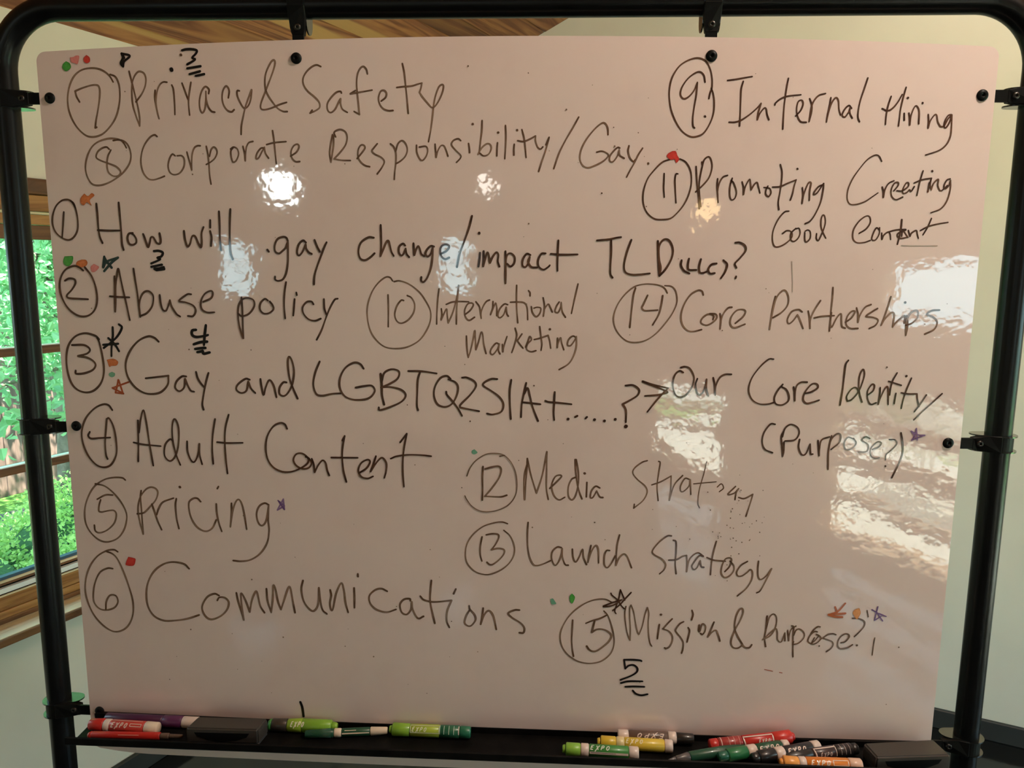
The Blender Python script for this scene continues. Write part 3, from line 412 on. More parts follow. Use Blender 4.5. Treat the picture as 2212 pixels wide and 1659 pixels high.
tally_number;bold black 4 underlined twice;k;S35 -4153 -900 -4205 -912 -4208 -969 -4151 -997 -4034 -981 -3992 -969;S35 -4011 -838 -4033 -967 -4052 -1102;S35 -4193 -1097 -4097 -1067 -4006 -1059;S35 -4175 -1161 -4101 -1150 -4035 -1145;S35 -4148 -1204 -4074 -1188|-4062 -1224 -3980 -1206
star_mark;dark teal hand-drawn star;teal;S32 -5367 68 -5392 -72|-5335 5 -5177 59|-5270 -8 -5381 -121;S32 -5335 5 -5275 -75;S32 -5329 -16 -5367 61
star_mark;bold black hand-drawn star;k;S30 -5320 -881 -5326 -998 -5354 -1142 -5367 -1275;S30 -5228 -840 -5190 -882 -5246 -983 -5334 -1070 -5468 -1166;S30 -5472 -1123 -5352 -1114 -5260 -1105;S30 -5391 -1031 -5308 -1113 -5255 -1206
colour_dot;green marker dot;green;B0 -5924 71 -5947 15 -5941 -34 -5899 -62 -5853 -48 -5815 2 -5806 71 -5865 74
colour_dot;orange marker dot;orange;B0 -5685 30 -5753 2 -5769 -47 -5716 -79 -5640 -60 -5608 -18 -5626 24
colour_dot;pink marker dot;pink;B0 -5520 -27 -5567 -66 -5558 -133 -5506 -129 -5450 -72 -5485 -45
pen_smudge;stray pen marks;g;D13 -4264 -1170
pen_smudge;stray pen marks;f;S12 5109 286 5228 284 5425 284 5556 286
pen_smudge;stray pen marks;f;S9 3738 75 3753 -85 3764 -205 3768 -313
circled_number;dark brown-black number 3 in a drawn circle;d;S28 -5527 -1046 -5579 -999 -5718 -968 -5856 -1010 -5963 -1127 -6011 -1287 -6015 -1476 -5976 -1651 -5894 -1753 -5769 -1791 -5645 -1755 -5539 -1643 -5489 -1482 -5496 -1279 -5526 -1092 -5551 -1027;S28 -5918 -1133 -5746 -1131 -5668 -1187 -5710 -1246 -5845 -1284|-5715 -1304 -5629 -1353 -5603 -1411 -5654 -1477 -5777 -1523 -5891 -1530 -5895 -1489
handwritten_word;dark brown-black handwriting reading Gay;d;S28 -4685 -1068 -4743 -1016 -4831 -999 -4968 -1062 -5096 -1201 -5171 -1375 -5158 -1549 -5071 -1693 -4942 -1779 -4809 -1794 -4688 -1760 -4592 -1656 -4577 -1536|-4899 -1577;S27 -4327 -1542 -4386 -1543 -4463 -1610 -4491 -1698 -4435 -1748 -4365 -1695 -4343 -1576|-4312 -1665 -4271 -1737 -4228 -1751;S27 -4183 -1478 -4165 -1561 -4125 -1633 -4077 -1690;S27 -4010 -1489 -4060 -1646 -4098 -1807 -4119 -1924 -4106 -2000
handwritten_word;dark brown-black handwriting reading and;d;S27 -3438 -1571 -3498 -1562 -3604 -1639 -3630 -1711 -3566 -1757 -3491 -1724 -3459 -1600|-3424 -1693 -3368 -1753;S27 -3287 -1561 -3277 -1662 -3253 -1780 -3219 -1675 -3164 -1573 -3109 -1645 -3074 -1806;S27 -2928 -1600 -2972 -1601 -3025 -1674 -3029 -1761 -2972 -1789 -2912 -1744 -2849 -1628 -2817 -1455 -2838 -1312 -2879 -1248 -2899 -1341 -2882 -1542 -2837 -1685 -2781 -1821
handwritten_word;dark brown-black handwriting reading LGBTQ2SIA+;d;S27 -2460 -1309 -2526 -1464 -2557 -1623 -2520 -1752 -2434 -1776 -2304 -1748 -2181 -1739;S27 -1861 -1394 -1905 -1334 -1991 -1316 -2107 -1386 -2182 -1516 -2193 -1660 -2131 -1774 -2017 -1822 -1873 -1820 -1772 -1782 -1713 -1695 -1754 -1627 -1855 -1633 -1973 -1656;S32 -1630 -1465 -1618 -1607 -1616 -1751 -1590 -1880;S26 -1618 -1579 -1580 -1450 -1479 -1398 -1380 -1425 -1396 -1518 -1496 -1591 -1626 -1647|-1497 -1641 -1355 -1675 -1292 -1745 -1343 -1832 -1487 -1907 -1646 -1960 -1663 -1924;S26 -1252 -1419 -1068 -1420 -872 -1446;S26 -1096 -1435 -1126 -1542 -1135 -1714 -1141 -1886 -1127 -1951;S26 -683 -1514 -735 -1477 -820 -1509 -892 -1624 -907 -1753 -858 -1867 -759 -1901 -666 -1857 -602 -1748 -581 -1633 -616 -1563 -707 -1524;S26 -741 -1693 -730 -1736 -645 -1835 -574 -1934 -529 -2017;S26 -524 -1497 -460 -1496 -362 -1545 -340 -1615 -418 -1731 -532 -1847 -557 -1891 -518 -1912 -298 -1951;S26 -55 -1509 -139 -1511 -230 -1562 -237 -1605 -139 -1667 -25 -1751 31 -1850 4 -1951 -109 -1993 -187 -1983;S26 135 -1518 115 -1663 119 -1848 132 -2049;S26 335 -1557 305 -1703 278 -1846 270 -2021;S26 312 -1703 353 -1624 389 -1744 426 -1886 499 -2071;S26 292 -1820 397 -1830 527 -1842;S26 594 -1795 650 -1811 818 -1823 942 -1835;S26 718 -1675 713 -1810 708 -1953 717 -2053
handwritten_word;dark brown-black handwriting reading ...... ?;d;D26 903 -2039;S26 997 -2008 1025 -1993;S26 1137 -2025 1155 -2006;D26 1257 -2041;D26 1390 -2056;D26 1533 -2032;S26 1659 -1572 1758 -1567 1836 -1623 1825 -1693 1750 -1751 1627 -1824|1672 -1909 1676 -2066;D34 1678 -2126
arrow_mark;dark hand-drawn double arrow before Our Core Identity;d;S23 1882 -1509 2010 -1552 2219 -1598|2087 -1748 1957 -1923;S23 1882 -1519 2011 -1566 2207 -1641|2208 -1662 2084 -1692 1919 -1708
handwritten_word;dark brown-black handwriting reading Our;d;S22 2410 -1385 2361 -1365 2302 -1421 2279 -1548 2312 -1674 2376 -1716 2457 -1686 2535 -1572 2554 -1446 2497 -1335 2428 -1308 2376 -1320;S22 2599 -1466 2578 -1544 2600 -1642 2636 -1684 2682 -1641 2712 -1542 2720 -1472|2722 -1598 2753 -1689;S22 2807 -1450 2829 -1540 2843 -1681|2844 -1568 2887 -1455 2953 -1406 3041 -1402
handwritten_word;dark brown-black handwriting reading Core;d;S19 3579 -1193 3514 -1197 3411 -1295 3310 -1450 3278 -1604 3326 -1730 3425 -1792 3535 -1794 3616 -1771;S23 3718 -1528 3655 -1613 3619 -1712 3645 -1789 3728 -1802 3800 -1751 3809 -1681 3770 -1597 3713 -1563;S23 3863 -1561 3880 -1652 3888 -1743|3887 -1624 3903 -1540 3954 -1497 4033 -1493;S23 4018 -1643 4099 -1621 4177 -1564 4160 -1515 4092 -1523 4017 -1622 3996 -1720 4041 -1776 4122 -1761 4204 -1731
handwritten_word;dark brown-black handwriting reading Identity/;d;S23 4547 -1198 4517 -1254 4508 -1406 4501 -1587 4482 -1791;S20 4573 -1740 4633 -1712 4707 -1613 4751 -1487 4770 -1375 4745 -1313 4710 -1390 4706 -1515 4730 -1654 4765 -1749|4690 -1571 4622 -1572 4561 -1670 4573 -1740;S20 4832 -1653 4896 -1596 4910 -1526 4875 -1513 4828 -1597 4836 -1709 4883 -1778 4949 -1756;S20 4987 -1553 4988 -1651 4978 -1777|4998 -1693 5055 -1552 5090 -1566 5107 -1775;S20 5188 -1356 5142 -1454 5122 -1551 5117 -1649;S20 5089 -1468 5255 -1519;S20 5196 -1627 5183 -1763;D20 5312 -1396;S20 5379 -1423 5328 -1577 5298 -1703 5281 -1826;S20 5264 -1619 5359 -1632 5468 -1630|5481 -1700 5509 -1798;S20 5591 -1643 5520 -1769 5454 -1869;S20 5792 -1623 5681 -1739 5556 -1867 5457 -1978
handwritten_word;dark brown-black handwriting reading (Purpose?);d;S21 3650 -2064 3588 -2065 3512 -2180 3495 -2309 3539 -2409 3639 -2453;S21 3766 -2162 3743 -2234 3761 -2376 3777 -2498|3787 -2433 3782 -2305;S21 3757 -2234 3784 -2119 3857 -2064 3948 -2102 3974 -2187 3918 -2274 3795 -2290;S21 3986 -2265 3979 -2373 4027 -2472 4081 -2457 4128 -2327|4143 -2456 4171 -2463;S21 4228 -2276 4256 -2483|4256 -2383 4275 -2268 4375 -2224;S21 4402 -2209 4379 -2366 4375 -2510 4386 -2668|4376 -2424 4399 -2266 4462 -2187 4517 -2193 4511 -2293 4408 -2394;S18 4693 -2247 4616 -2227 4574 -2306 4601 -2391 4682 -2376 4731 -2304 4692 -2240;S18 4905 -2237 4848 -2216 4804 -2260 4891 -2330 4877 -2416 4768 -2424;S18 4951 -2386 5024 -2356 5060 -2298 5004 -2285 4929 -2372 4937 -2472 4994 -2507 5049 -2499;S18 5159 -2247 5235 -2253 5260 -2310 5192 -2396 5135 -2454 5133 -2526;D18 5138 -2612;S22 5306 -2156 5343 -2323 5337 -2494 5236 -2769
star_mark;purple hand-drawn star;purple;S16 5454 -2257 5488 -2178 5501 -2093|5528 -2249|5436 -2130|5529 -2178 5618 -2184|5453 -2250
circled_number;dark brown-black number 4 in a drawn circle;d;S26 -5410 -2031 -5458 -1965 -5540 -1955 -5666 -2014 -5798 -2150 -5873 -2331 -5872 -2510 -5810 -2690 -5698 -2823 -5578 -2853 -5475 -2802 -5395 -2649 -5388 -2439 -5412 -2261 -5464 -2150 -5498 -2158|-5522 -2308 -5549 -2503 -5549 -2668 -5531 -2731;S26 -5760 -2350 -5787 -2403 -5745 -2444 -5622 -2433 -5470 -2423
handwritten_word;dark brown-black handwriting reading Adult;d;S25 -5052 -2171 -5059 -2342 -5068 -2522 -5087 -2755;S25 -5048 -2342 -5013 -2163 -4962 -2022 -4933 -2191 -4912 -2443 -4889 -2667 -4873 -2810;S25 -5134 -2486 -4992 -2512 -4749 -2529;S25 -4567 -2450 -4611 -2429 -4683 -2513 -4700 -2663 -4630 -2739 -4551 -2674 -4493 -2508 -4475 -2285 -4504 -2160 -4541 -2153 -4568 -2272 -4568 -2465 -4534 -2644 -4482 -2790;S25 -4365 -2453 -4366 -2595 -4328 -2714 -4277 -2743 -4219 -2636 -4192 -2484|-4196 -2636 -4169 -2773;S25 -3950 -2129 -3994 -2349 -4013 -2572 -4009 -2763;S25 -3754 -2064 -3811 -2256 -3829 -2464 -3826 -2687 -3811 -2896;S25 -3937 -2454 -3792 -2463 -3577 -2455
handwritten_word;dark brown-black handwriting reading Content;d;S25 -2942 -2243 -2972 -2182 -3037 -2166 -3134 -2215 -3221 -2349 -3253 -2512 -3234 -2675 -3158 -2792 -3042 -2852 -2924 -2854 -2804 -2814 -2684 -2737 -2659 -2662 -2738 -2590 -2826 -2599 -2870 -2682 -2832 -2762 -2745 -2805 -2656 -2788 -2617 -2720 -2652 -2654 -2695 -2633;S25 -2611 -2661 -2588 -2735 -2577 -2850|-2523 -2748 -2462 -2680 -2419 -2716 -2400 -2819 -2373 -2890;S25 -2143 -2329 -2171 -2459 -2185 -2607 -2173 -2814 -2136 -2977;S24 -2143 -2329 -2176 -2393;S25 -2336 -2637 -1971 -2632;S25 -1954 -2846 -1851 -2777 -1798 -2687 -1834 -2655 -1922 -2705 -1965 -2809 -1926 -2898 -1839 -2922 -1763 -2891;S24 -1716 -2604 -1747 -2701 -1793 -2823|-1703 -2685 -1630 -2624 -1573 -2697 -1578 -2815 -1603 -2905;S24 -1285 -2280 -1323 -2471 -1343 -2648 -1346 -2840 -1334 -3025;S24 -1285 -2280 -1377 -2402;S22 -1511 -2634 -1426 -2598 -1267 -2575 -1079 -2576 -953 -2588
circled_number;faded grey-brown number 12 in a drawn circle;g;S15 -462 -2855 -421 -2744 -335 -2632 -207 -2548 -78 -2531 36 -2551 136 -2644 202 -2789 224 -2966 204 -3114 126 -3235 11 -3312 -133 -3353 -277 -3349 -393 -3284 -465 -3189 -491 -3137;S15 50 -2555 -14 -2571;S23 -242 -2718 -249 -2873 -246 -3035 -251 -3191;S23 -214 -2751 -106 -2719 -20 -2713 8 -2764 -20 -2868 -119 -3018 -217 -3138|-90 -3143 11 -3141 85 -3117
handwritten_word;faded grey-brown handwriting reading Media;g;S23 361 -2595 358 -2713 345 -2889 330 -3174|318 -3008 323 -2831 357 -2683;S23 361 -2595 409 -2814 490 -3078|566 -2826 625 -2496|624 -2751 625 -3001 653 -3163;S23 671 -3007 766 -2910 829 -2835 793 -2818 737 -2851 696 -2970 727 -3102 799 -3167 877 -3129;S23 1009 -2597 1019 -2758 1044 -2933 1075 -3050 1112 -3146;S23 1023 -2597 1055 -2772 1058 -2933 1026 -3096 977 -3163 929 -3113 924 -2980 965 -2876 1014 -2846;S23 1175 -2913 1172 -3115;D23 1142 -2787;S23 1350 -2986 1293 -2965 1238 -3032 1226 -3121 1261 -3120 1309 -3031|1353 -3111 1396 -3120
handwritten_word;faded grey-brown handwriting reading Strategy;g;S19 1980 -2593 1908 -2619 1812 -2700 1793 -2774 1859 -2860 1961 -2946 1992 -3033 1940 -3152 1819 -3261|1825 -3206;S19 2132 -2600 2153 -2621 2138 -2767 2123 -2943 2145 -3148;S19 2052 -2929 2170 -2883 2307 -2800|2308 -2983 2295 -3142|2354 -2923 2461 -2790;S19 2548 -2839 2491 -2833 2439 -2936 2445 -3009 2485 -3009 2552 -2934 2565 -2846|2573 -2948 2582 -3051;S15 2772 -2595 2741 -2770 2694 -2975 2681 -3166 2706 -3239;S15 2613 -2904 2760 -2886 2913 -2869;S15 2931 -2941 2984 -2896 3015 -2954 2962 -3006;S20 3175 -2929 3076 -3041 3159 -3025 3218 -2958|3187 -3024 3177 -3112;S20 3225 -3082 3303 -3095 3411 -3034|3389 -3137 3337 -3343
colour_dot;orange marker dot;orange;B0 -5440 -1329 -5357 -1313 -5306 -1327 -5278 -1359 -5304 -1406 -5379 -1415 -5410 -1425
star_mark;rust orange hand-drawn star;rust;S24 -5296 -1607 -5311 -1669 -5347 -1786|-5235 -1799;S24 -5289 -1610 -5242 -1792|-5387 -1721|-5149 -1634;S24 -5387 -1721 -5235 -1796
colour_dot;pale teal green marker dot;teal2;B0 -5378 -1495 -5420 -1517 -5425 -1546 -5388 -1571 -5345 -1555 -5336 -1516
colour_dot;pale teal green marker dot;teal2;B0 -361 -2478 -397 -2503 -393 -2537 -361 -2551 -318 -2524
star_mark;purple hand-drawn star;purple;S20 -3110 -3272 -3024 -3346|-3126 -3409|-3035 -3248|-3026 -3399|-3110 -3272;S20 -3096 -3295 -3033 -3391
circled_number;faded grey-brown number 5 in a drawn circle;g;S23 -5297 -3031 -5341 -3001 -5463 -3000 -5603 -3034 -5749 -3130 -5853 -3278 -5922 -3465 -5930 -3667 -5865 -3820 -5749 -3926 -5627 -3953 -5483 -3901 -5382 -3789 -5326 -3648 -5316 -3509 -5382 -3357 -5494 -3214 -5610 -3126 -5739 -3099;S23 -5497 -3256 -5605 -3259 -5730 -3324;S23 -5680 -3332 -5709 -3412 -5719 -3497 -5678 -3512|-5560 -3485 -5491 -3486 -5465 -3544 -5505 -3669 -5613 -3773 -5725 -3819 -5793 -3794 -5802 -3709
handwritten_word;faded grey-brown handwriting reading Pricing;g;S23 -5076 -3180 -5094 -3287 -5090 -3456 -5090 -3610 -5089 -3819|-5126 -3642 -5141 -3457 -5101 -3287 -5017 -3171 -4938 -3127 -4863 -3144 -4834 -3204 -4874 -3312 -4957 -3406 -5055 -3501 -5156 -3522;S26 -4932 -3375 -4901 -3481 -4864 -3618 -4814 -3744;S26 -4873 -3526 -4836 -3433 -4769 -3339 -4614 -3277;D25 -4510 -3113;S26 -4572 -3285 -4590 -3380 -4586 -3564 -4560 -3720;S25 -4222 -3316 -4265 -3272 -4326 -3274 -4389 -3329 -4396 -3436 -4366 -3573 -4289 -3694 -4178 -3749 -4077 -3703 -4010 -3578;S25 -3998 -3345 -3997 -3470 -3974 -3623 -3940 -3742;S25 -3954 -3092 -3971 -3120;S25 -3779 -3330 -3787 -3495 -3811 -3672|-3770 -3449 -3718 -3310 -3671 -3271 -3629 -3338 -3599 -3505 -3578 -3700;S25 -3248 -3336 -3306 -3314 -3383 -3362 -3425 -3470 -3408 -3591 -3358 -3643 -3295 -3573 -3248 -3351|-3264 -3557 -3256 -3709 -3293 -3895 -3398 -4053 -3539 -4150 -3676 -4178 -3794 -4171
circled_number;faded grey-brown number 6 in a drawn circle;g;S24 -5485 -4095 -5542 -4067 -5652 -4087 -5799 -4178 -5922 -4340 -5998 -4549 -6011 -4774 -5943 -5012 -5830 -5185 -5681 -5300 -5555 -5311 -5423 -5233 -5333 -5068 -5311 -4859 -5350 -4637 -5412 -4417 -5491 -4215 -5562 -4131 -5650 -4098;S24 -5579 -4352 -5657 -4350 -5771 -4414 -5853 -4560 -5898 -4737 -5894 -4881 -5814 -4975 -5705 -4986 -5591 -4942 -5537 -4851 -5562 -4764 -5648 -4760 -5711 -4858 -5728 -4979
handwritten_word;faded grey-brown handwriting reading Communications;g;S27 -4447 -4313 -4519 -4245 -4672 -4222 -4812 -4255 -4958 -4362 -5062 -4531 -5103 -4723 -5088 -4914 -5004 -5055 -4867 -5117 -4711 -5111 -4522 -5077 -4340 -5011;S27 -4030 -4703 -4098 -4679 -4209 -4738 -4287 -4884 -4255 -5010 -4165 -5071 -4024 -5018 -3926 -4919 -3890 -4806 -3940 -4736 -4024 -4732 -4057 -4777;S27 -3772 -4656 -3751 -4785 -3712 -4942 -3684 -5061|-3702 -4879 -3708 -4689 -3692 -4664 -3643 -4765 -3589 -4935|-3551 -4762 -3491 -4626 -3463 -4664 -3432 -4837 -3375 -4938;S27 -3330 -4578 -3322 -4754 -3276 -4930|-3244 -4720 -3229 -4523 -3200 -4577 -3170 -4765 -3132 -4882|-3077 -4730 -3010 -4547 -2980 -4569 -2956 -4741 -2930 -4922;S27 -2797 -4437 -2825 -4569 -2799 -4738 -2730 -4849 -2658 -4888 -2591 -4787 -2571 -4538|-2561 -4692 -2530 -4861 -2469 -4925;S27 -2409 -4565 -2397 -4649 -2419 -4762 -2403 -4866 -2375 -4837 -2324 -4609 -2248 -4456 -2214 -4549 -2193 -4755 -2160 -4890;S27 -2066 -4525 -2064 -4675 -2068 -4817;S26 -2007 -4314 -2006 -4352;S26 -1595 -4557 -1675 -4522 -1765 -4544 -1848 -4631 -1841 -4743 -1753 -4834 -1610 -4871 -1474 -4825;S26 -1267 -4687 -1275 -4659 -1356 -4671 -1414 -4748 -1394 -4860 -1323 -4895 -1259 -4818 -1246 -4705|-1233 -4817 -1163 -4947 -1082 -4916;S26 -965 -4379 -980 -4528 -982 -4715 -922 -5014;S26 -1123 -4617 -1070 -4671 -928 -4695 -683 -4665|-742 -4820 -752 -4971 -716 -5068;S26 -622 -4495 -652 -4565;S26 -434 -4739 -422 -4791 -360 -4864 -342 -4939 -396 -5025 -449 -5040 -499 -4991 -475 -4887 -422 -4791;S26 -236 -4767 -253 -4917 -271 -5008|-218 -4860 -156 -4802 -94 -4875 -49 -5076;S26 273 -4779 206 -4781 118 -4830 171 -4894 296 -4975 346 -5048 332 -5115 276 -5117
pen_tick;short black pen tick near the tray;k;S34 -2899 -6302 -2874 -6384 -2860 -6522
circled_number;faded grey-brown number 13 in a drawn circle;g;S19 98 -3522 19 -3499 -97 -3517 -242 -3573 -372 -3682 -460 -3821 -486 -3974 -460 -4110 -358 -4222 -240 -4265 -138 -4262 8 -4197 124 -4094 189 -3971 192 -3834 136 -3699 48 -3618;S22 -253 -3721 -278 -3861 -277 -3983 -255 -4071;S22 -195 -3690 -111 -3672 -31 -3681 -24 -3733 -67 -3825 -124 -3906|-37 -3882 50 -3898 50 -3959 -7 -4037 -95 -4112 -146 -4120 -185 -4087
handwritten_word;faded grey-brown handwriting reading Launch;g;S22 382 -3497 374 -3663 380 -3844 407 -3995 459 -4100 517 -4117 604 -4089 697 -4041;S22 843 -3847 788 -3841 724 -3903 711 -4002 756 -4105 806 -4061 847 -3953 857 -3862|862 -3983 900 -4089 944 -4100;S22 997 -3866 1007 -3979 1044 -4051 1093 -3977 1137 -3863 1151 -3976 1196 -4084;S22 1251 -3807 1229 -3943 1213 -4053|1264 -3882 1319 -3805 1353 -3865 1362 -4054;S22 1508 -3873 1465 -3877 1438 -3953 1441 -4074 1479 -4122 1528 -4072 1589 -3949;S22 1638 -3647 1607 -3813 1600 -4086|1640 -3978 1703 -3919 1754 -3960 1816 -4113
handwritten_word;faded grey-brown handwriting reading Stratogy;g;S21 2343 -3643 2286 -3647 2176 -3740 2094 -3862 2125 -3921 2227 -3979 2280 -4053 2262 -4130 2204 -4192;S21 2374 -3705 2410 -3727 2416 -3869 2411 -4035 2429 -4186;S21 2321 -3992 2421 -3982 2504 -3935 2561 -3918|2573 -4031 2571 -4152|2593 -4000 2646 -3916 2716 -3877 2786 -3920;S21 2789 -3928 2732 -3922 2665 -4014 2639 -4075 2669 -4119 2711 -4088 2749 -3989|2767 -4072 2803 -4083;S21 2956 -3707 2927 -3842 2906 -3993 2898 -4187;S21 2839 -3942 2933 -3977 3090 -3989;S21 3091 -4139 3151 -4063 3175 -3972 3152 -3939 3089 -3959 3051 -4050 3042 -4156 3088 -4223 3158 -4198 3211 -4122 3207 -4046 3154 -3987;S21 3391 -3985 3306 -4044 3254 -4136 3272 -4196 3329 -4194 3390 -4147 3437 -4101 3468 -4146 3460 -4252 3395 -4375 3280 -4487;S21 3541 -3978 3537 -4099 3550 -4204 3587 -4241 3655 -4187 3723 -4082|3659 -4247 3589 -4400 3541 -4435
circled_number;faded grey-brown number 15 in a drawn circle;g;S19 1555 -4625 1485 -4590 1398 -4583 1276 -4610 1147 -4679 1027 -4780 933 -4904 865 -5056 851 -5188 887 -5319 969 -5430 1085 -5511 1210 -5544 1333 -5540 1456 -5495 1567 -5382 1607 -5240 1594 -5090 1555 -4941 1508 -4821 1454 -4758;S22 1022 -4906 1018 -5032 1013 -5202 1025 -5343 1044 -5446;S22 1491 -4820 1396 -4871 1292 -4907 1207 -4947;S26 1327 -4911 1311 -4986 1292 -5080|1356 -5036 1435 -5029 1515 -5059 1565 -5119 1536 -5204 1451 -5292 1364 -5356 1303 -5362 1258 -5335 1226 -5289
handwritten_word;faded grey-brown handwriting reading Mission;g;S17 1757 -4680 1743 -4787 1761 -4945 1791 -5093 1829 -5181|1828 -5008 1814 -4841 1810 -4711 1826 -4659|1864 -4756 1895 -4913 1925 -5043 1951 -5089|1992 -4966 2022 -4798 2054 -4690|2077 -4777 2073 -4908 2083 -5075 2105 -5206 2134 -5261;S22 2228 -4936 2217 -5043 2208 -5147;D22 2245 -4789;S22 2401 -4847 2339 -4919 2285 -4990|2281 -5000 2361 -5030 2411 -5094 2414 -5178 2378 -5263 2331 -5293|2313 -5280;S22 2559 -4885 2504 -4923 2455 -5009 2475 -5055 2529 -5119 2567 -5192 2567 -5286 2552 -5352;S23 2669 -4715 2686 -4776 2669 -4854;S23 2627 -4971 2648 -5025 2621 -5184;S23 2777 -4928 2773 -5006|2788 -5021 2819 -4911 2864 -4941 2860 -5019 2826 -5066 2804 -5051;S23 2979 -4879 2939 -5001 2903 -5103|2955 -5032 3011 -4999 3043 -5060 3073 -5156
handwritten_word;faded grey-brown handwriting reading &;g;S23 3389 -5199 3318 -5084 3268 -4961 3275 -4807 3312 -4698 3354 -4669 3371 -4727 3335 -4851 3276 -4976 3228 -5148 3254 -5241 3327 -5255 3389 -5206|3427 -5244 3485 -5243 3515 -5200
handwritten_word;faded grey-brown handwriting reading Purpose?;g;S23 3703 -4772 3699 -4950 3686 -5089 3708 -5221;S19 3702 -4950 3733 -4795 3787 -4739 3833 -4792 3827 -4931 3763 -5056 3659 -5121|3815 -4962 3852 -4992 3867 -5116 3919 -5145 3961 -5012|3968 -5128;S19 3995 -4973 4019 -5127|4021 -5050 4044 -4956 4105 -4908;S20 4049 -4906 4076 -4924 4075 -5045 4081 -5175 4093 -5362;S18 4083 -5045 4109 -4970 4155 -4950 4209 -4986 4230 -5050 4200 -5116 4143 -5164 4079 -5180|4087 -5137;S20 4435 -4911 4401 -4911 4353 -4954 4318 -5011;S20 4402 -4985 4363 -4982 4307 -5039 4282 -5114 4305 -5150 4358 -5168 4417 -5138 4464 -5081|4436 -5045 4392 -5023;S15 4419 -5055 4380 -5111 4332 -5159|4369 -5070;S20 4658 -5021 4614 -5008 4546 -5023 4481 -5076|4551 -5098 4613 -5124 4630 -5170 4603 -5227 4546 -5275;S20 4735 -5139 4793 -5119 4840 -5053 4828 -5012 4777 -5008 4720 -5056 4691 -5131 4700 -5196 4741 -5228 4826 -5211 4895 -5163;D20 4956 -5171;S20 4867 -4776 4939 -4776 5009 -4800 5038 -4836 5026 -4901 4964 -4985 4912 -5042;S14 5058 -4656 5080 -4748
pen_tick;thin pen tick right of Purpose;g;S14 5192 -5054 5183 -5165 5177 -5310
arrow_mark;rust orange hand-drawn arrow;rust2;S29 4543 -4728 4679 -4716 4763 -4705;S29 4539 -4733 4630 -4758 4725 -4761;S24 4560 -4723 4659 -4680 4753 -4560;S24 4620 -4616 4651 -4689
colour_dot;orange marker dot;orange2;B0 4945 -4622 4887 -4651 4865 -4698 4890 -4747 4927 -4788 4950 -4755 4972 -4700 4959 -4645
star_mark;purple hand-drawn star;purple;S16 5121 -4641 5224 -4703 5320 -4737|5206 -4694 5278 -4803;S16 5198 -4598 5181 -4704 5167 -4796|5252 -4739
star_mark;dark scribbled star above Mission;d;S19 1543 -4492 1561 -4524 1633 -4586 1696 -4677 1736 -4717;S19 1672 -4438 1650 -4586 1610 -4716 1605 -4763 1621 -4790;S19 1672 -4438 1737 -4588;S22 1820 -4475 1737 -4574 1669 -4659 1576 -4745;S22 1444 -4684 1556 -4635 1693 -4585|1608 -4652 1522 -4686 1444 -4693
tally_number;bold black 5 underlined three times;k;S27 1997 -5487 1975 -5478 1878 -5472 1755 -5476|1766 -5547 1776 -5608|1819 -5564 1889 -5552 1943 -5598 1936 -5655 1859 -5715 1715 -5781;S27 1721 -5829 1826 -5800 2020 -5794;S27 1785 -5884 1908 -5876 2049 -5876;S27 1891 -5939 1935 -5985 2012 -6007 2098 -5988
pen_tick;faint red pen dash;rust;S10 3711 -5563 3825 -5587
pen_tick;faint red pen dash;rust;S10 3921 -5602 3958 -5607
colour_dot;red marker dot;red;B0 -5332 -4165 -5368 -4242 -5372 -4293 -5263 -4294 -5227 -4214 -5240 -4183
colour_dot;green marker dot;green;B0 1004 -4511 974 -4549 973 -4614 1007 -4659 1036 -4612 1044 -4556
colour_dot;pale teal green marker dot;teal2;B0 704 -4603 739 -4593 766 -4629 786 -4670 723 -4677'''
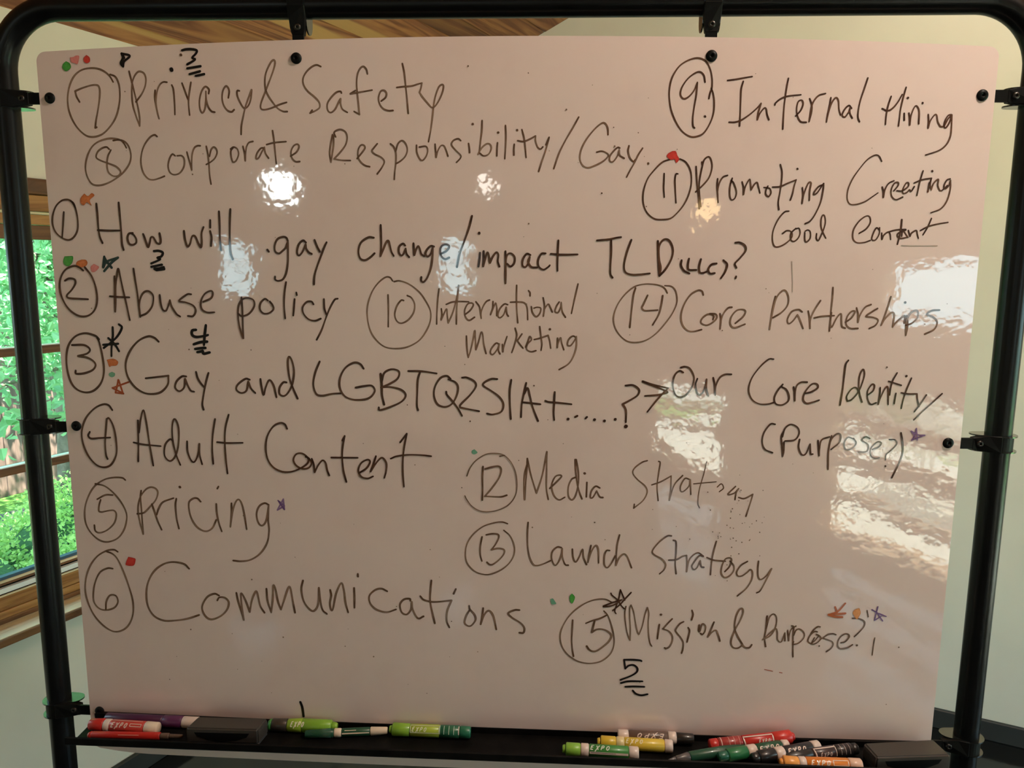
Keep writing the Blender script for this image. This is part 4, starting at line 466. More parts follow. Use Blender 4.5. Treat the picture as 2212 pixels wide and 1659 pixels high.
# ------------------------------------------------------------------ the whiteboard on its pipe frame
BUL = 0.006; HWD = 0.6096
def by(x): return -BUL * max(0.0, 1 - (x / HWD) ** 2)        # front face of the slightly bowed sheet
BT = 0.0032
def board_mat():
    M = bpy.data.materials.new('glossy_whiteboard'); M.use_nodes = True; t = M.node_tree; b = t.nodes['Principled BSDF']
    g = t.nodes.new('ShaderNodeTexCoord')
    # wiped-ink haze
    n0 = t.nodes.new('ShaderNodeTexNoise'); n0.inputs['Scale'].default_value = 5.0; n0.inputs['Detail'].default_value = 6; n0.inputs['Roughness'].default_value = 0.65
    t.links.new(g.outputs['Object'], n0.inputs['Vector'])
    c = ramp(t, [(0.35, (0.79, 0.605, 0.55)), (0.5, (0.82, 0.635, 0.58)), (0.7, (0.83, 0.655, 0.60))]); t.links.new(n0.outputs['Fac'], c.inputs['Fac'])
    t.links.new(c.outputs['Color'], b.inputs['Base Color'])
    b.inputs['Roughness'].default_value = 0.5; b.inputs['Specular IOR Level'].default_value = 0.2
    b.inputs['Coat Weight'].default_value = 1.0; b.inputs['Coat IOR'].default_value = 1.75; b.inputs['Coat Roughness'].default_value = 0.045
    # orange-peel waviness of the sheet
    n1 = t.nodes.new('ShaderNodeTexNoise'); n1.inputs['Scale'].default_value = 9.0; n1.inputs['Detail'].default_value = 0
    n2 = t.nodes.new('ShaderNodeTexNoise'); n2.inputs['Scale'].default_value = 55.0; n2.inputs['Detail'].default_value = 2
    mp = t.nodes.new('ShaderNodeMapping'); mp.inputs['Scale'].default_value = (1.0, 1.0, 1.0)
    t.links.new(g.outputs['Object'], mp.inputs[0]); t.links.new(mp.outputs[0], n1.inputs['Vector']); t.links.new(mp.outputs[0], n2.inputs['Vector'])
    m1 = t.nodes.new('ShaderNodeMath'); m1.operation = 'MULTIPLY'; m1.inputs[1].default_value = 0.0009; t.links.new(n1.outputs['Fac'], m1.inputs[0])
    m2 = t.nodes.new('ShaderNodeMath'); m2.operation = 'MULTIPLY_ADD'; m2.inputs[1].default_value = 0.00019; t.links.new(n2.outputs['Fac'], m2.inputs[0]); t.links.new(m1.outputs[0], m2.inputs[2])
    bp = t.nodes.new('ShaderNodeBump'); bp.inputs['Strength'].default_value = 1.0; bp.inputs['Distance'].default_value = 1.0
    t.links.new(m2.outputs[0], bp.inputs['Height']); t.links.new(bp.outputs[0], b.inputs['Coat Normal'])
    return M
def ink(name, core, edge, coat=0.7):
    M = bpy.data.materials.new(name); M.use_nodes = True; t = M.node_tree; b = t.nodes['Principled BSDF']
    at = t.nodes.new('ShaderNodeAttribute'); at.attribute_name = 'dark'
    g = t.nodes.new('ShaderNodeTexCoord'); n0 = t.nodes.new('ShaderNodeTexNoise'); n0.inputs['Scale'].default_value = 160; t.links.new(g.outputs['Object'], n0.inputs['Vector'])
    ad = t.nodes.new('ShaderNodeMath'); ad.operation = 'MULTIPLY_ADD'; ad.inputs[1].default_value = 0.5; t.links.new(n0.outputs['Fac'], ad.inputs[0]); t.links.new(at.outputs['Fac'], ad.inputs[2])
    c = ramp(t, [(0.2, core), (1.0, edge)]); t.links.new(ad.outputs[0], c.inputs['Fac']); t.links.new(c.outputs['Color'], b.inputs['Base Color'])
    b.inputs['Roughness'].default_value = 0.5; b.inputs['Specular IOR Level'].default_value = 0.2
    b.inputs['Coat Weight'].default_value = coat; b.inputs['Coat IOR'].default_value = 1.6; b.inputs['Coat Roughness'].default_value = 0.05
    return M
INK = {'g': ink('ink_faded', (0.35, 0.215, 0.145), (0.12, 0.056, 0.030)), 'd': ink('ink_dark', (0.16, 0.072, 0.038), (0.046, 0.014, 0.006)),
       'k': ink('ink_black', (0.014, 0.006, 0.006), (0.007, 0.004, 0.004), 0.3), 'f': ink('ink_smudge', (0.60, 0.50, 0.43), (0.42, 0.33, 0.27)),
       'green': ink('ink_green', (0.10, 0.42, 0.07), (0.05, 0.26, 0.035)), 'red': ink('ink_red', (0.72, 0.06, 0.045), (0.50, 0.03, 0.02)),
       'pink': ink('ink_pink', (0.80, 0.28, 0.26), (0.70, 0.19, 0.17)), 'orange': ink('ink_orange', (0.75, 0.22, 0.07), (0.52, 0.12, 0.025)),
       'orange2': ink('ink_amber', (0.85, 0.34, 0.09), (0.62, 0.20, 0.03)), 'teal': ink('ink_dark_teal', (0.025, 0.05, 0.045), (0.012, 0.03, 0.028)),
       'teal2': ink('ink_pale_teal', (0.20, 0.44, 0.28), (0.15, 0.34, 0.22)), 'rust': ink('ink_rust', (0.55, 0.12, 0.035), (0.36, 0.06, 0.015)),
       'rust2': ink('ink_rust_pale', (0.72, 0.24, 0.09), (0.48, 0.11, 0.025)), 'purple': ink('ink_purple', (0.34, 0.20, 0.36), (0.15, 0.07, 0.20))}
ROOT = empty('mobile_whiteboard', (0, 0.016, 0))
tag(ROOT, 'glossy whiteboard covered in numbered handwriting, clamped in a black pipe frame', 'whiteboard')
# sheet: rounded corners, slight arch along the top, gently bowed
ZB = H - 0.7245
def ztop(x): return H + 0.2690 + 0.0145 * (1 - (x / HWD) ** 2)
bm = bmesh.new(); nx = 48; cr_ = 0.012
cols_ = []
cq = [cr_ * (1 - math.cos(math.pi / 2 * k / 7)) for k in range(7)]
xs = [-HWD + q for q in cq] + [-HWD + cr_] + [-HWD + cr_ + (2 * HWD - 2 * cr_) * i / nx for i in range(1, nx)] + [HWD - cr_] + [HWD - q for q in reversed(cq)]
for x in xs:
    e = HWD - abs(x); d = cr_ - math.sqrt(max(0, cr_ ** 2 - (cr_ - e) ** 2)) if e < cr_ else 0
    zt, zb = ztop(x) - d, ZB + d + 0.008 * max(0, (abs(x) - 0.52) / 0.09) ** 2
    fr = [bm.verts.new((x, by(x), zb + (zt - zb) * k / 4)) for k in range(5)]; bk = [bm.verts.new((x, by(x) + BT, zb + (zt - zb) * k / 4)) for k in range(5)]
    cols_.append((fr, bk))
for (f0, b0), (f1, b1) in zip(cols_[:-1], cols_[1:]):
    for k in range(4):
        bm.faces.new((f0[k], f1[k], f1[k + 1], f0[k + 1])); bm.faces.new((b0[k], b0[k + 1], b1[k + 1], b1[k]))
    bm.faces.new((f0[4], f1[4], b1[4], b0[4])); bm.faces.new((f0[0], b0[0], b1[0], f1[0]))
for f, b, s in ((cols_[0][0], cols_[0][1], 1), (cols_[-1][0], cols_[-1][1], -1)):
    for k in range(4): bm.faces.new((f[k], f[k + 1], b[k + 1], b[k]) if s > 0 else (f[k], b[k], b[k + 1], f[k + 1]))
SHEET = child(bm, 'writing_sheet', board_mat(), ROOT)
for p in SHEET.data.polygons: p.use_smooth = abs(p.normal.y) > 0.9
SHEET.data.set_sharp_from_angle(angle=0.3)
# ink -------------------------------------------------------------
lift = [0.00012]
def catmull(P, n=6):
    if len(P) < 3: return list(P)
    Q = [(2 * P[0][0] - P[1][0], 2 * P[0][1] - P[1][1])] + list(P) + [(2 * P[-1][0] - P[-2][0], 2 * P[-1][1] - P[-2][1])]; r = []
    for i in range(1, len(Q) - 2):
        a, b, c, d = Q[i - 1], Q[i], Q[i + 1], Q[i + 2]
        for k in range(n):
            t = k / n; r.append(tuple(.5 * (2 * b[j] + (c[j] - a[j]) * t + (2 * a[j] - 5 * b[j] + 4 * c[j] - d[j]) * t * t + (3 * b[j] - a[j] - 3 * c[j] + d[j]) * t ** 3) for j in (0, 1)))
    r.append(P[-1]); return r
def ribbon(bm, lay, segs, wd):
    """pen line on the sheet: round ends, mitred sweep, darker rims and darker where the pen rests"""
    last = None; strips = []
    for s in segs:
        if last: s = [last] + s
        strips.append(catmull(s)); last = s[-1]
    tot = sum(math.dist(a, b) for st in strips for a, b in zip(st[:-1], st[1:])) or 1e-6; run = 0.0
    for si, st in enumerate(strips):
        st = [p for i, p in enumerate(st) if i == 0 or math.dist(p, st[i - 1]) > 2e-5]
        if len(st) < 2: continue
        # round caps: extra points beyond both ends
        def cap(p, q):
            dx, dz = p[0] - q[0], p[1] - q[1]; L = math.hypot(dx, dz); dx /= L; dz /= L
            return [((p[0] + dx * wd * .5 * math.sin(a), p[1] + dz * wd * .5 * math.sin(a)), math.cos(a)) for a in (math.pi * .48, math.pi * .36, math.pi * .2)]
        seq = [(p, k) for p, k in cap(st[0], st[1])] + [(p, 1.0) for p in st] + [(p, k) for p, k in reversed(cap(st[-1], st[-2]))]
        y0 = lift[0]; lift[0] += 2.5e-6
        if lift[0] > 0.0007: lift[0] = 0.00012
        prev = None
        for i, (p, k) in enumerate(seq):
            a = seq[max(0, i - 1)][0]; c = seq[min(len(seq) - 1, i + 1)][0]
            dx, dz = c[0] - a[0], c[1] - a[1]; L = math.hypot(dx, dz) or 1e-9; nx_, nz_ = -dz / L, dx / L
            if 3 < i < len(seq) - 2: run += math.dist(p, seq[i - 1][0])
            u = run / tot; endk = max(0.0, 1 - min(u, 1 - u) * tot / 0.012)
            tone = 0.30 + 0.16 * math.sin(run * 60 + si) + 0.7 * endk
            hw = wd * 0.5 * k * (0.93 + 0.1 * math.sin(run * 140))
            row = []
            for o, dk in ((-1, 0.55), (-0.45, 0.0), (0.45, 0.0), (1, 0.55)):
                X = p[0] + nx_ * hw * o; Z = p[1] + nz_ * hw * o; v = bm.verts.new((X, by(X) - y0, H + Z)); v[lay] = min(1.2, tone + dk); row.append(v)
            if prev:
                for j in range(3): bm.faces.new((prev[j], row[j], row[j + 1], prev[j + 1]))
            prev = row
def disc(bm, lay, p, r, tone=1.0):
    y0 = lift[0]; lift[0] += 2.5e-6
    vs = []
    for k in range(12):
        a = k * math.pi / 6; X = p[0] + r * math.cos(a) * (1 + 0.12 * math.sin(2 * a + p[0] * 900)); Z = p[1] + r * math.sin(a); v = bm.verts.new((X, by(X) - y0, H + Z)); v[lay] = tone; vs.append(v)
    bm.faces.new(vs[::-1])
def blob(bm, lay, P, seed):
    rnd = random.Random(seed); n = len(P); Q = catmull(P + [P[0]], 5)[:-1]; y0 = lift[0]; lift[0] += 2.5e-6
    cx_, cz_ = sum(p[0] for p in Q) / len(Q), sum(p[1] for p in Q) / len(Q); rings = []
    for s, tn in ((1.0, 0.9), (0.8, 0.35), (0.4, 0.2)):
        rings.append([])
        for p in Q:
            X = cx_ + (p[0] - cx_) * s; Z = cz_ + (p[1] - cz_) * s; v = bm.verts.new((X, by(X) - y0, H + Z)); v[lay] = tn + rnd.uniform(-.25, .25); rings[-1].append(v)
    for a, b in zip(rings[:-1], rings[1:]):
        for i in range(len(Q)): j = (i + 1) % len(Q); bm.faces.new((a[i], a[j], b[j], b[i]))
    bm.faces.new(rings[-1])
for gi, row in enumerate(INKDATA.strip().split('\n')):
    nm, lb, ck, *parts = row.split(';')
    bm = bmesh.new(); lay = bm.verts.layers.float.new('dark')
    for prt in parts:
        k = prt[0]; sp_ = prt.index(' '); wd = int(prt[1:sp_]) * 1.1e-4
        segs = []
        for sg in prt[sp_ + 1:].split('|'):
            v = [int(q) * 1e-4 for q in sg.split()]; segs.append(list(zip(v[0::2], v[1::2])))
        if k == 'S': ribbon(bm, lay, segs, wd)
        elif k == 'D': disc(bm, lay, segs[0][0], wd * 0.72)
        else: blob(bm, lay, segs[0], gi)
    bmesh.ops.recalc_face_normals(bm, faces=bm.faces)
    for f in bm.faces:
        if f.normal.y > 0: f.normal_flip()
    tag(child(bm, nm, INK[ck], SHEET), lb)
# specks of old ink
bm = bmesh.new(); lay = bm.verts.layers.float.new('dark'); rs = random.Random(4)
for i in range(110):
    disc(bm, lay, (rs.uniform(-0.59, 0.59), rs.uniform(-0.62, 0.25)), rs.choice((0.0005, 0.0006, 0.0008, 0.0011)), rs.uniform(0, .8))
for i in range(45):
    disc(bm, lay, (rs.gauss(0.31, 0.022), rs.gauss(-0.35, 0.03)), rs.choice((0.0005, 0.0007, 0.0009)), rs.uniform(0, .8))
for f in bm.faces:
    f.normal_update()
    if f.normal.y > 0: f.normal_flip()
tag(child(bm, 'ink_specks', INK['g'], SHEET), kind='stuff')
# screws through the sheet
for x, z in [(-0.5952, 0.2117), (-0.2643, 0.2585), (0.2595, 0.2588), (0.5941, 0.2121), (-0.5952, -0.2269), (0.5933, -0.2285), (-0.5945, -0.6585), (0.5935, -0.6690)]:
    bm = bmesh.new(); prof = [(0.0071, 0.0), (0.0071, 0.0008), (0.0066, 0.0016), (0.0052, 0.0026), (0.0034, 0.0031), (0.0021, 0.0031), (0.0020, 0.0012), (0.0, 0.0010)]
    rings = []
    for r_, h_ in prof:
        rings.append([bm.verts.new((x + r_ * math.cos(k * math.pi / 12), by(x) - h_, H + z + r_ * math.sin(k * math.pi / 12))) for k in range(24)] if r_ else [bm.verts.new((x, by(x) - h_, H + z))])
    for a, b in zip(rings[:-1], rings[1:]):
        for k in range(24):
            j = (k + 1) % 24
            if len(b) == 1: bm.faces.new((a[k], b[0], a[j]))
            else: bm.faces.new((a[k], b[k], b[j], a[j]))
    bmesh.ops.recalc_face_normals(bm, faces=bm.faces)
    child(bm, 'screw', PLAS, SHEET, True)
# pipe frame
PX, PY, PZ, PR, CRV = 0.6661, 0.016, H + 0.3278, 0.0163, 0.080
def arc(cx_, cz_, r, a0, a1, n=14): return [(cx_ + r * math.cos(a0 + (a1 - a0) * i / n), PY, cz_ + r * math.sin(a0 + (a1 - a0) * i / n)) for i in range(n + 1)]
path = [(-PX, PY, 0.09), (-PX, PY, 0.6), (-PX, PY, 1.2)] + arc(-PX + CRV, PZ - CRV, CRV, math.pi, math.pi / 2) + [(0, PY, PZ)] + arc(PX - CRV, PZ - CRV, CRV, math.pi / 2, 0) + [(PX, PY, 1.2), (PX, PY, 0.6), (PX, PY, 0.09)]
bm = bmesh.new(); tube(bm, path, PR, 32); child(bm, 'pipe_frame', PIPE, ROOT, True)
bm = bmesh.new(); tube(bm, [(-PX, PY, 0.30), (PX, PY, 0.30)], PR * 0.9, 24); child(bm, 'cross_pipe', PIPE, ROOT, True)
for s in (-1, 1):
    bm = bmesh.new(); tube(bm, [(s * PX, -0.27, 0.09), (s * PX, 0.30, 0.09)], PR, 24); child(bm, 'foot', PIPE, ROOT, True)
    for yy in (-0.25, 0.28):
        bm = bmesh.new(); tube(bm, [(s * PX - 0.012, yy, 0.034), (s * PX + 0.012, yy, 0.034)], 0.034, 24); child(bm, 'caster', PLAS, ROOT, True)
# clamps: split collar with two oval rims, front arm and flat tab under the sheet
def clamp(px, pz, ang):
    """ang turns local +u (towards the sheet) : 0 = +x, pi = -x, -pi/2 = down"""
    ca, sa = math.cos(ang), math.sin(ang)
    def Wd(u, y, v): return Vector((px + u * ca - v * sa, PY + y, pz + u * sa + v * ca))   # v runs along the pipe
    bm = bmesh.new(); segN = 30; hh = 0.0100
    for v0, v1, ro, ri in ((-hh, hh, PR + 0.0022, PR + 0.0002),):
        rr = [[bm.verts.new(Wd(r_ * math.cos(k * 2 * math.pi / segN), r_ * math.sin(k * 2 * math.pi / segN), v)) for k in range(segN)] for r_, v in ((ro, v0), (ro, v1), (ri, v1), (ri, v0))]
        for a, b in zip(rr, rr[1:] + rr[:1]):
            for k in range(segN): j = (k + 1) % segN; bm.faces.new((a[k], a[j], b[j], b[k]))
    bmesh.ops.recalc_face_normals(bm, faces=bm.faces)
    C_ = child(bm, 'pipe_clamp', PLAS, ROOT)
    for v in (-hh - 0.0004, hh + 0.0004):
        out = []
        for k in range(28):
            a = k * 2 * math.pi / 28; cu, cy_ = math.cos(a), math.sin(a)
            if cu >= 0: out.append((0.020 + 0.0150 * cu, 0.0130 * cy_ + 0.004))
            else: out.append((-0.004 + 0.0190 * cu, 0.0192 * cy_))
        bm = bmesh.new(); prism(bm, out, lambda p: Wd(p[0], p[1], v - 0.0009), lambda p: Wd(p[0], p[1], v + 0.0009)); bmesh.ops.recalc_face_normals(bm, faces=bm.faces)
        child(bm, 'clamp_rim', RIMM, C_)
    # front arm tapering from the collar to the tab
    bm = bmesh.new()
    prof = [(0.004, hh + 0.0012), (0.018, hh + 0.0010), (0.031, 0.0088), (0.038, 0.0078), (0.038, -0.0078), (0.031, -0.0088), (0.018, -hh - 0.0010), (0.004, -hh - 0.0012)]
    def ya(u): return -0.0188 + 0.0078 * min(1, max(0, (u - 0.004) / 0.02))
    prism(bm, prof, lambda p: Wd(p[0], ya(p[0]), p[1]), lambda p: Wd(p[0], ya(p[0]) + 0.009, p[1])); bmesh.ops.recalc_face_normals(bm, faces=bm.faces)
    bmesh.ops.bevel(bm, geom=list(bm.edges), offset=0.0007, segments=1, affect='EDGES')
    child(bm, 'clamp_arm', PLAS, C_)
    bm = bmesh.new(); prism(bm, [(0.020, -0.0074), (0.080, -0.0074), (0.080, 0.0074), (0.020, 0.0074)], lambda p: Wd(p[0], -0.0105, p[1]), lambda p: Wd(p[0], -0.0075, p[1])); bmesh.ops.recalc_face_normals(bm, faces=bm.faces)
    child(bm, 'clamp_tab', PLAS, C_)
    bm = bmesh.new(); rings = []
    for r_, h_ in ((0.0046, 0.0), (0.0046, 0.0012), (0.0040, 0.0022), (0.0024, 0.0026), (0.0019, 0.0026), (0.0018, 0.0010)):
        rings.append([bm.verts.new(Wd(0.029 + r_ * math.cos(k * math.pi / 10), -0.0112 - h_, r_ * math.sin(k * math.pi / 10))) for k in range(20)])
    for a, b in zip(rings[:-1], rings[1:]):
        for k in range(20): j = (k + 1) % 20; bm.faces.new((a[k], b[k], b[j], a[j]))
    bm.faces.new(rings[-1]); bmesh.ops.recalc_face_normals(bm, faces=bm.faces); child(bm, 'clamp_bolt', STEEL, C_, True)
for z, z2 in ((0.2125, 0.2125), (-0.2300, -0.2300), (-0.6620, -0.6690)):
    clamp(-PX, H + z, 0.0); clamp(PX, H + z2, math.pi)
clamp(-0.2645, PZ, -math.pi / 2); clamp(0.2600, PZ, -math.pi / 2)

# ------------------------------------------------------------------ tray
TF = H - 0.668; TY = -0.0765
bm = bmesh.new()
prof = [(by(0) - 0.0002, TF + 0.0095), (by(0) - 0.0016, TF + 0.0095), (by(0) - 0.0016, TF + 0.0006), (TY + 0.0100, TF + 0.0004), (TY + 0.0022, TF + 0.0075), (TY + 0.0020, TF + 0.0150), (TY + 0.0006, TF + 0.0175), (TY - 0.0016, TF + 0.0165), (TY - 0.0018, TF + 0.0078), (TY + 0.0000, TF + 0.0058), (TY + 0.0095, TF - 0.0012), (by(0) - 0.0002, TF - 0.0010)]
prism(bm, prof, lambda p: Vector((-0.598, p[0], p[1])), lambda p: Vector((0.604, p[0], p[1])))
bmesh.ops.recalc_face_normals(bm, faces=bm.faces)
TRAY = child(bm, 'marker_tray', TRAYM, ROOT)
bm = bmesh.new(); wbox(bm, -0.598, 0.604, by(0), 0.0, TF + 0.0005, TF + 0.0090); child(bm, 'tray_back_strip', TRAYM, TRAY)

# ------------------------------------------------------------------ markers
def plas(name, c, rough=0.35): return mat(name, c, rough, 0.5, coat=0.2)
WHT = plas('white_barrel', (0.78, 0.66, 0.60)); PC = {}
def pc(c):
    if c not in PC: PC[c] = plas('marker_plastic', c)
    return PC[c]
# simple italic strokes for the printed word, unit height
GL = {'E': [[(0.62, 1), (0.08, 0.92), (0.0, 0.0), (0.58, 0.05)], [(0.05, 0.5), (0.5, 0.55)]], 'X': [[(0.0, 0.95), (0.6, 0.0)], [(0.72, 1.0), (-0.12, -0.35)]],
      'P': [[(0.0, 0.0), (0.1, 0.95), (0.5, 0.98), (0.62, 0.72), (0.45, 0.48), (0.06, 0.45)]], 'O': [[(0.35, 0.95), (0.05, 0.7), (0.02, 0.25), (0.3, 0.0), (0.6, 0.3), (0.62, 0.75), (0.35, 0.95)]]}
def marker(label, a, b, r, secs, word=None, roll=0.0, flip=False, lines=None):
    """a,b: axis ends (x,y,z). secs: (t0,t1,r0,r1,name,colour). word: (t0,t1,height,colour)"""
    a, b = Vector(a), Vector(b); Lg = (b - a).length; ax = (b - a).normalized()
    side = Vector((0, 0, 1)).cross(ax).normalized()
    if side.y > 0: side = -side
    upv = ax.cross(side).normalized()
    if upv.z < 0: upv = -upv
    ax2 = ax if ax.x > 0 else -ax
    t = empty('dry_erase_marker' , tuple((a + b) / 2 - Vector((0, 0, r))))
    def ring(bm, tt, rad, sg=24): c = a + ax * (tt * Lg); return [bm.verts.new(c + (side * math.cos(k * 2 * math.pi / sg) + upv * math.sin(k * 2 * math.pi / sg)) * rad) for k in range(sg)]
    for s in secs:
        t0, t1, r0, r1, nm, c = s[:6]; bm = bmesh.new(); e = min(0.0012 / Lg, (t1 - t0) * .25) ; sg = 24
        prf = [(t0, r0 * 0.86), (t0 + e, r0), (t1 - e, r1), (t1, r1 * 0.86)]
        R_ = [ring(bm, q, w_ * r) for q, w_ in prf]
        for p, q in zip(R_[:-1], R_[1:]):
            for k in range(sg): j = (k + 1) % sg; bm.faces.new((p[k], p[j], q[j], q[k]))
        bm.faces.new(R_[0][::-1]); bm.faces.new(R_[-1]); bmesh.ops.recalc_face_normals(bm, faces=bm.faces)
        if nm in ('cap', 'grip') and len(s) > 6:         # moulded ribs
            for k in range(sg):
                aa = k * 2 * math.pi / sg; d = side * math.cos(aa) + upv * math.sin(aa); c0 = a + ax * ((t0 + (t1 - t0) * .1) * Lg) + d * r * r0 * 0.99; c1 = a + ax * ((t1 - (t1 - t0) * .1) * Lg) + d * r * r1 * 0.99
                tube(bm, [c0, c1], r * 0.05, 5)
        child(bm, nm, pc(c), t, True)
    def surf_pt(tt, ang, lift_=0.00025, rad=1.0):
        return a + ax * (tt * Lg) + (side * math.cos(ang) + upv * math.sin(ang)) * (r * rad + lift_)
    def strip(bm, pts, wd, rad=1.0):                       # pts (tt, ang)
        prev = None
        dense = []
        for p, q in zip(pts[:-1], pts[1:]):
            n = 4; dense += [(p[0] + (q[0] - p[0]) * k / n, p[1] + (q[1] - p[1]) * k / n) for k in range(n)]
        dense.append(pts[-1])
        for i, p in enumerate(dense):
            A = dense[max(0, i - 1)]; Bq = dense[min(len(dense) - 1, i + 1)]
            dx = (Bq[0] - A[0]) * Lg; dy = (Bq[1] - A[1]) * r; L_ = math.hypot(dx, dy) or 1e-9; nx_, ny_ = -dy / L_ * wd / 2, dx / L_ * wd / 2
            row = [bm.verts.new(surf_pt(p[0] + s_ * nx_ / Lg, p[1] + s_ * ny_ / r, rad=rad)) for s_ in (-1, 1)]
            if prev: bm.faces.new((prev[0], prev[1], row[1], row[0]))
            prev = row
    if word:
        t0, t1, hgt, c = word[:4]; txt = word[4] if len(word) > 4 else 'EXPO'; bm = bmesh.new(); n = len(txt); step = (t1 - t0) * Lg / n
        sgn = 1 if (ax.x > 0) != flip else -1
        for i, chh in enumerate(txt):
            for stv in GL[chh]:
                pts = []
                for (gx, gy) in stv:
                    d = (i + gx * 0.78 + 0.22 * gy) * step; tt = (t0 + d / Lg) if sgn > 0 else (t1 - d / Lg)
                    ang = (roll + 0.72) + (gy - 0.5) * hgt / r * (1 if not flip else -1)
                    pts.append((tt, ang))
                strip(bm, pts, hgt * 0.21, word[5] if len(word) > 5 else 1.0)
        bmesh.ops.recalc_face_normals(bm, faces=bm.faces); child(bm, 'lettering', pc(c), t)
    for ln in (lines or []):
        bm = bmesh.new(); strip(bm, ln[0], ln[1]); child(bm, 'printed_line', pc(ln[2]), t)
    return tag(t, label, 'marker', 'dry-erase markers in the tray')
Z = lambda r: TF + 0.0006 + r
RED = (0.50, 0.02, 0.015); LRED = (0.56, 0.05, 0.035); WH = (0.72, 0.58, 0.50); LIME = (0.22, 0.42, 0.035); DGR = (0.012, 0.075, 0.035); GR = (0.05, 0.24, 0.045)
PUR = (0.10, 0.022, 0.085); YEL = (0.72, 0.50, 0.05); BRN = (0.12, 0.075, 0.055); BLK = (0.015, 0.013, 0.013); ORG = (0.78, 0.30, 0.05); CRM = (0.80, 0.66, 0.50)
r = 0.0088
marker('red marker with a white collar at the left end of the tray', (-0.589, -0.033, Z(r)), (-0.486, -0.037, Z(r)), r,
       [(0, .215, .9, 1.0, 'cap', RED), (.215, .31, .98, .98, 'collar', WH), (.31, .81, .97, .97, 'label_band', LRED), (.81, 1, .98, .93, 'barrel_end', CRM)],
       (.35, .60, .0066, WH), lines=[([(.62, .62), (.62, 1.0), (.78, 1.0), (.78, .62), (.62, .62)], .0009, WH), ([(.33, 1.5), (.78, 1.5)], .0007, WH)])
marker('slim red pen lying in front of the red marker', (-0.580, -0.053, Z(.0052)), (-0.446, -0.048, Z(.0052)), .0052,
       [(0, .04, .75, 1.0, 'end_plug', RED), (.04, .765, 1, 1, 'barrel', RED), (.765, .86, .8, .8, 'grip', BRN), (.86, 1, .6, .5, 'nib', BRN)], lines=[([(.33, .7), (.55, .7)], .0008, (0.75, 0.3, 0.25))])
marker('purple marker behind the red one, half under the eraser', (-0.575, -0.0165, Z(.008)), (-0.436, -0.0190, Z(.008)), .008,
       [(0, .62, 1.0, 1.0, 'barrel', (0.06, 0.012, 0.05)), (.62, .83, 1.04, 1.04, 'cap', PUR), (.83, 1, 1, 1, 'collar', WH)])
marker('fat lime green marker with a dark cap right of the left eraser', (-0.333, -0.0185, Z(r)), (-0.233, -0.0165, Z(r)), r,
       [(0, .05, .8, .95, 'end_plug', GR), (.05, .28, .98, 1.0, 'cap', (0.04, 0.03, 0.022)), (.28, .5, 1.0, 1.1, 'barrel', (0.26, 0.40, 0.03)), (.5, .92, 1.1, .98, 'barrel_end', LIME), (.92, 1, .72, .55, 'nub', LIME)], (.345, .55, .0062, (0.75, 0.72, 0.5), 'EXPO', 1.105))
marker('slim dark green marker with a white end, crossing below the lime one', (-0.275, -0.0335, Z(.0058)), (-0.160, -0.0175, Z(.0058)), .0058,
       [(0, .35, .9, 1.05, 'cap', DGR, 1), (.35, .44, 1.05, 1.05, 'collar', CRM), (.44, .79, 1, 1, 'label_band', DGR), (.79, 1, 1.03, .85, 'barrel_end', CRM)], lines=[([(.45, .28), (.78, .28)], .0016, CRM), ([(.48, .95), (.62, .95)], .0008, CRM)])
marker('lime capped green marker near the middle of the tray', (-0.157, -0.0185, Z(r)), (-0.040, -0.0195, Z(r)), r,
       [(0, .04, .55, .6, 'nub', LIME), (.04, .26, 1.05, .97, 'cap', LIME), (.26, .625, .97, .97, 'label_band', (0.36, 0.46, 0.04)), (.625, .87, .97, .97, 'label_band', (0.02, 0.13, 0.06)), (.87, 1, .95, .9, 'barrel_end', (0.02, 0.16, 0.08))],
       (.29, .48, .0058, (0.7, 0.74, 0.45)), lines=[([(.27, .2), (.27, 1.35), (.62, 1.35), (.62, .2), (.27, .2)], .0011, (0.62, 0.66, 0.42))] + [([(q, .1), (q, 1.5)], .0007, (0.6, 0.72, 0.6)) for q in (.63, .68, .74, .80)] + [([(.86, .1), (.86, 1.5)], .0014, WH)])
marker('bright green marker with a lime cap right of the middle', (0.090, -0.049, Z(r)), (0.194, -0.053, Z(r)), r,
       [(0, .045, .6, .65, 'nub', LIME), (.045, .24, 1.0, .97, 'cap', (0.26, 0.50, 0.06)), (.24, .35, 1, 1, 'collar', WH), (.35, .87, .97, .97, 'label_band', GR), (.87, 1, 1, .97, 'barrel_end', WH)],
       (.37, .64, .006, (0.72, 0.74, 0.6)), roll=.35, lines=[([(.36, .28), (.86, .28)], .0028, WH), ([(.37, .3), (.70, .3)], .0006, BLK)])
marker('yellow marker lying behind the bright green one', (0.139, -0.0305, Z(r)), (0.243, -0.0345, Z(r)), r,
       [(0, .045, .6, .65, 'nub', YEL), (.045, .25, 1.0, .97, 'cap', (0.68, 0.46, 0.04)), (.25, .36, .98, .98, 'collar', (0.74, 0.60, 0.30)), (.36, .89, .97, .97, 'label_band', YEL), (.89, 1, 1, .97, 'barrel_end', WH)],
       (.38, .62, .006, (0.85, 0.72, 0.45)), roll=.3)
marker('brown labelled marker with white ends behind the yellow one', (0.169, -0.0155, Z(r) + 0.001), (0.275, -0.0165, Z(r) + 0.001), r * 0.95,
       [(0, .14, 1, 1, 'barrel_end', WH), (.14, .66, .97, .97, 'label_band', BRN), (.66, .77, 1, 1, 'collar', WH), (.77, 1, .9, .8, 'cap', (0.02, 0.015, 0.012))],
       (.22, .60, .006, WH), flip=True)
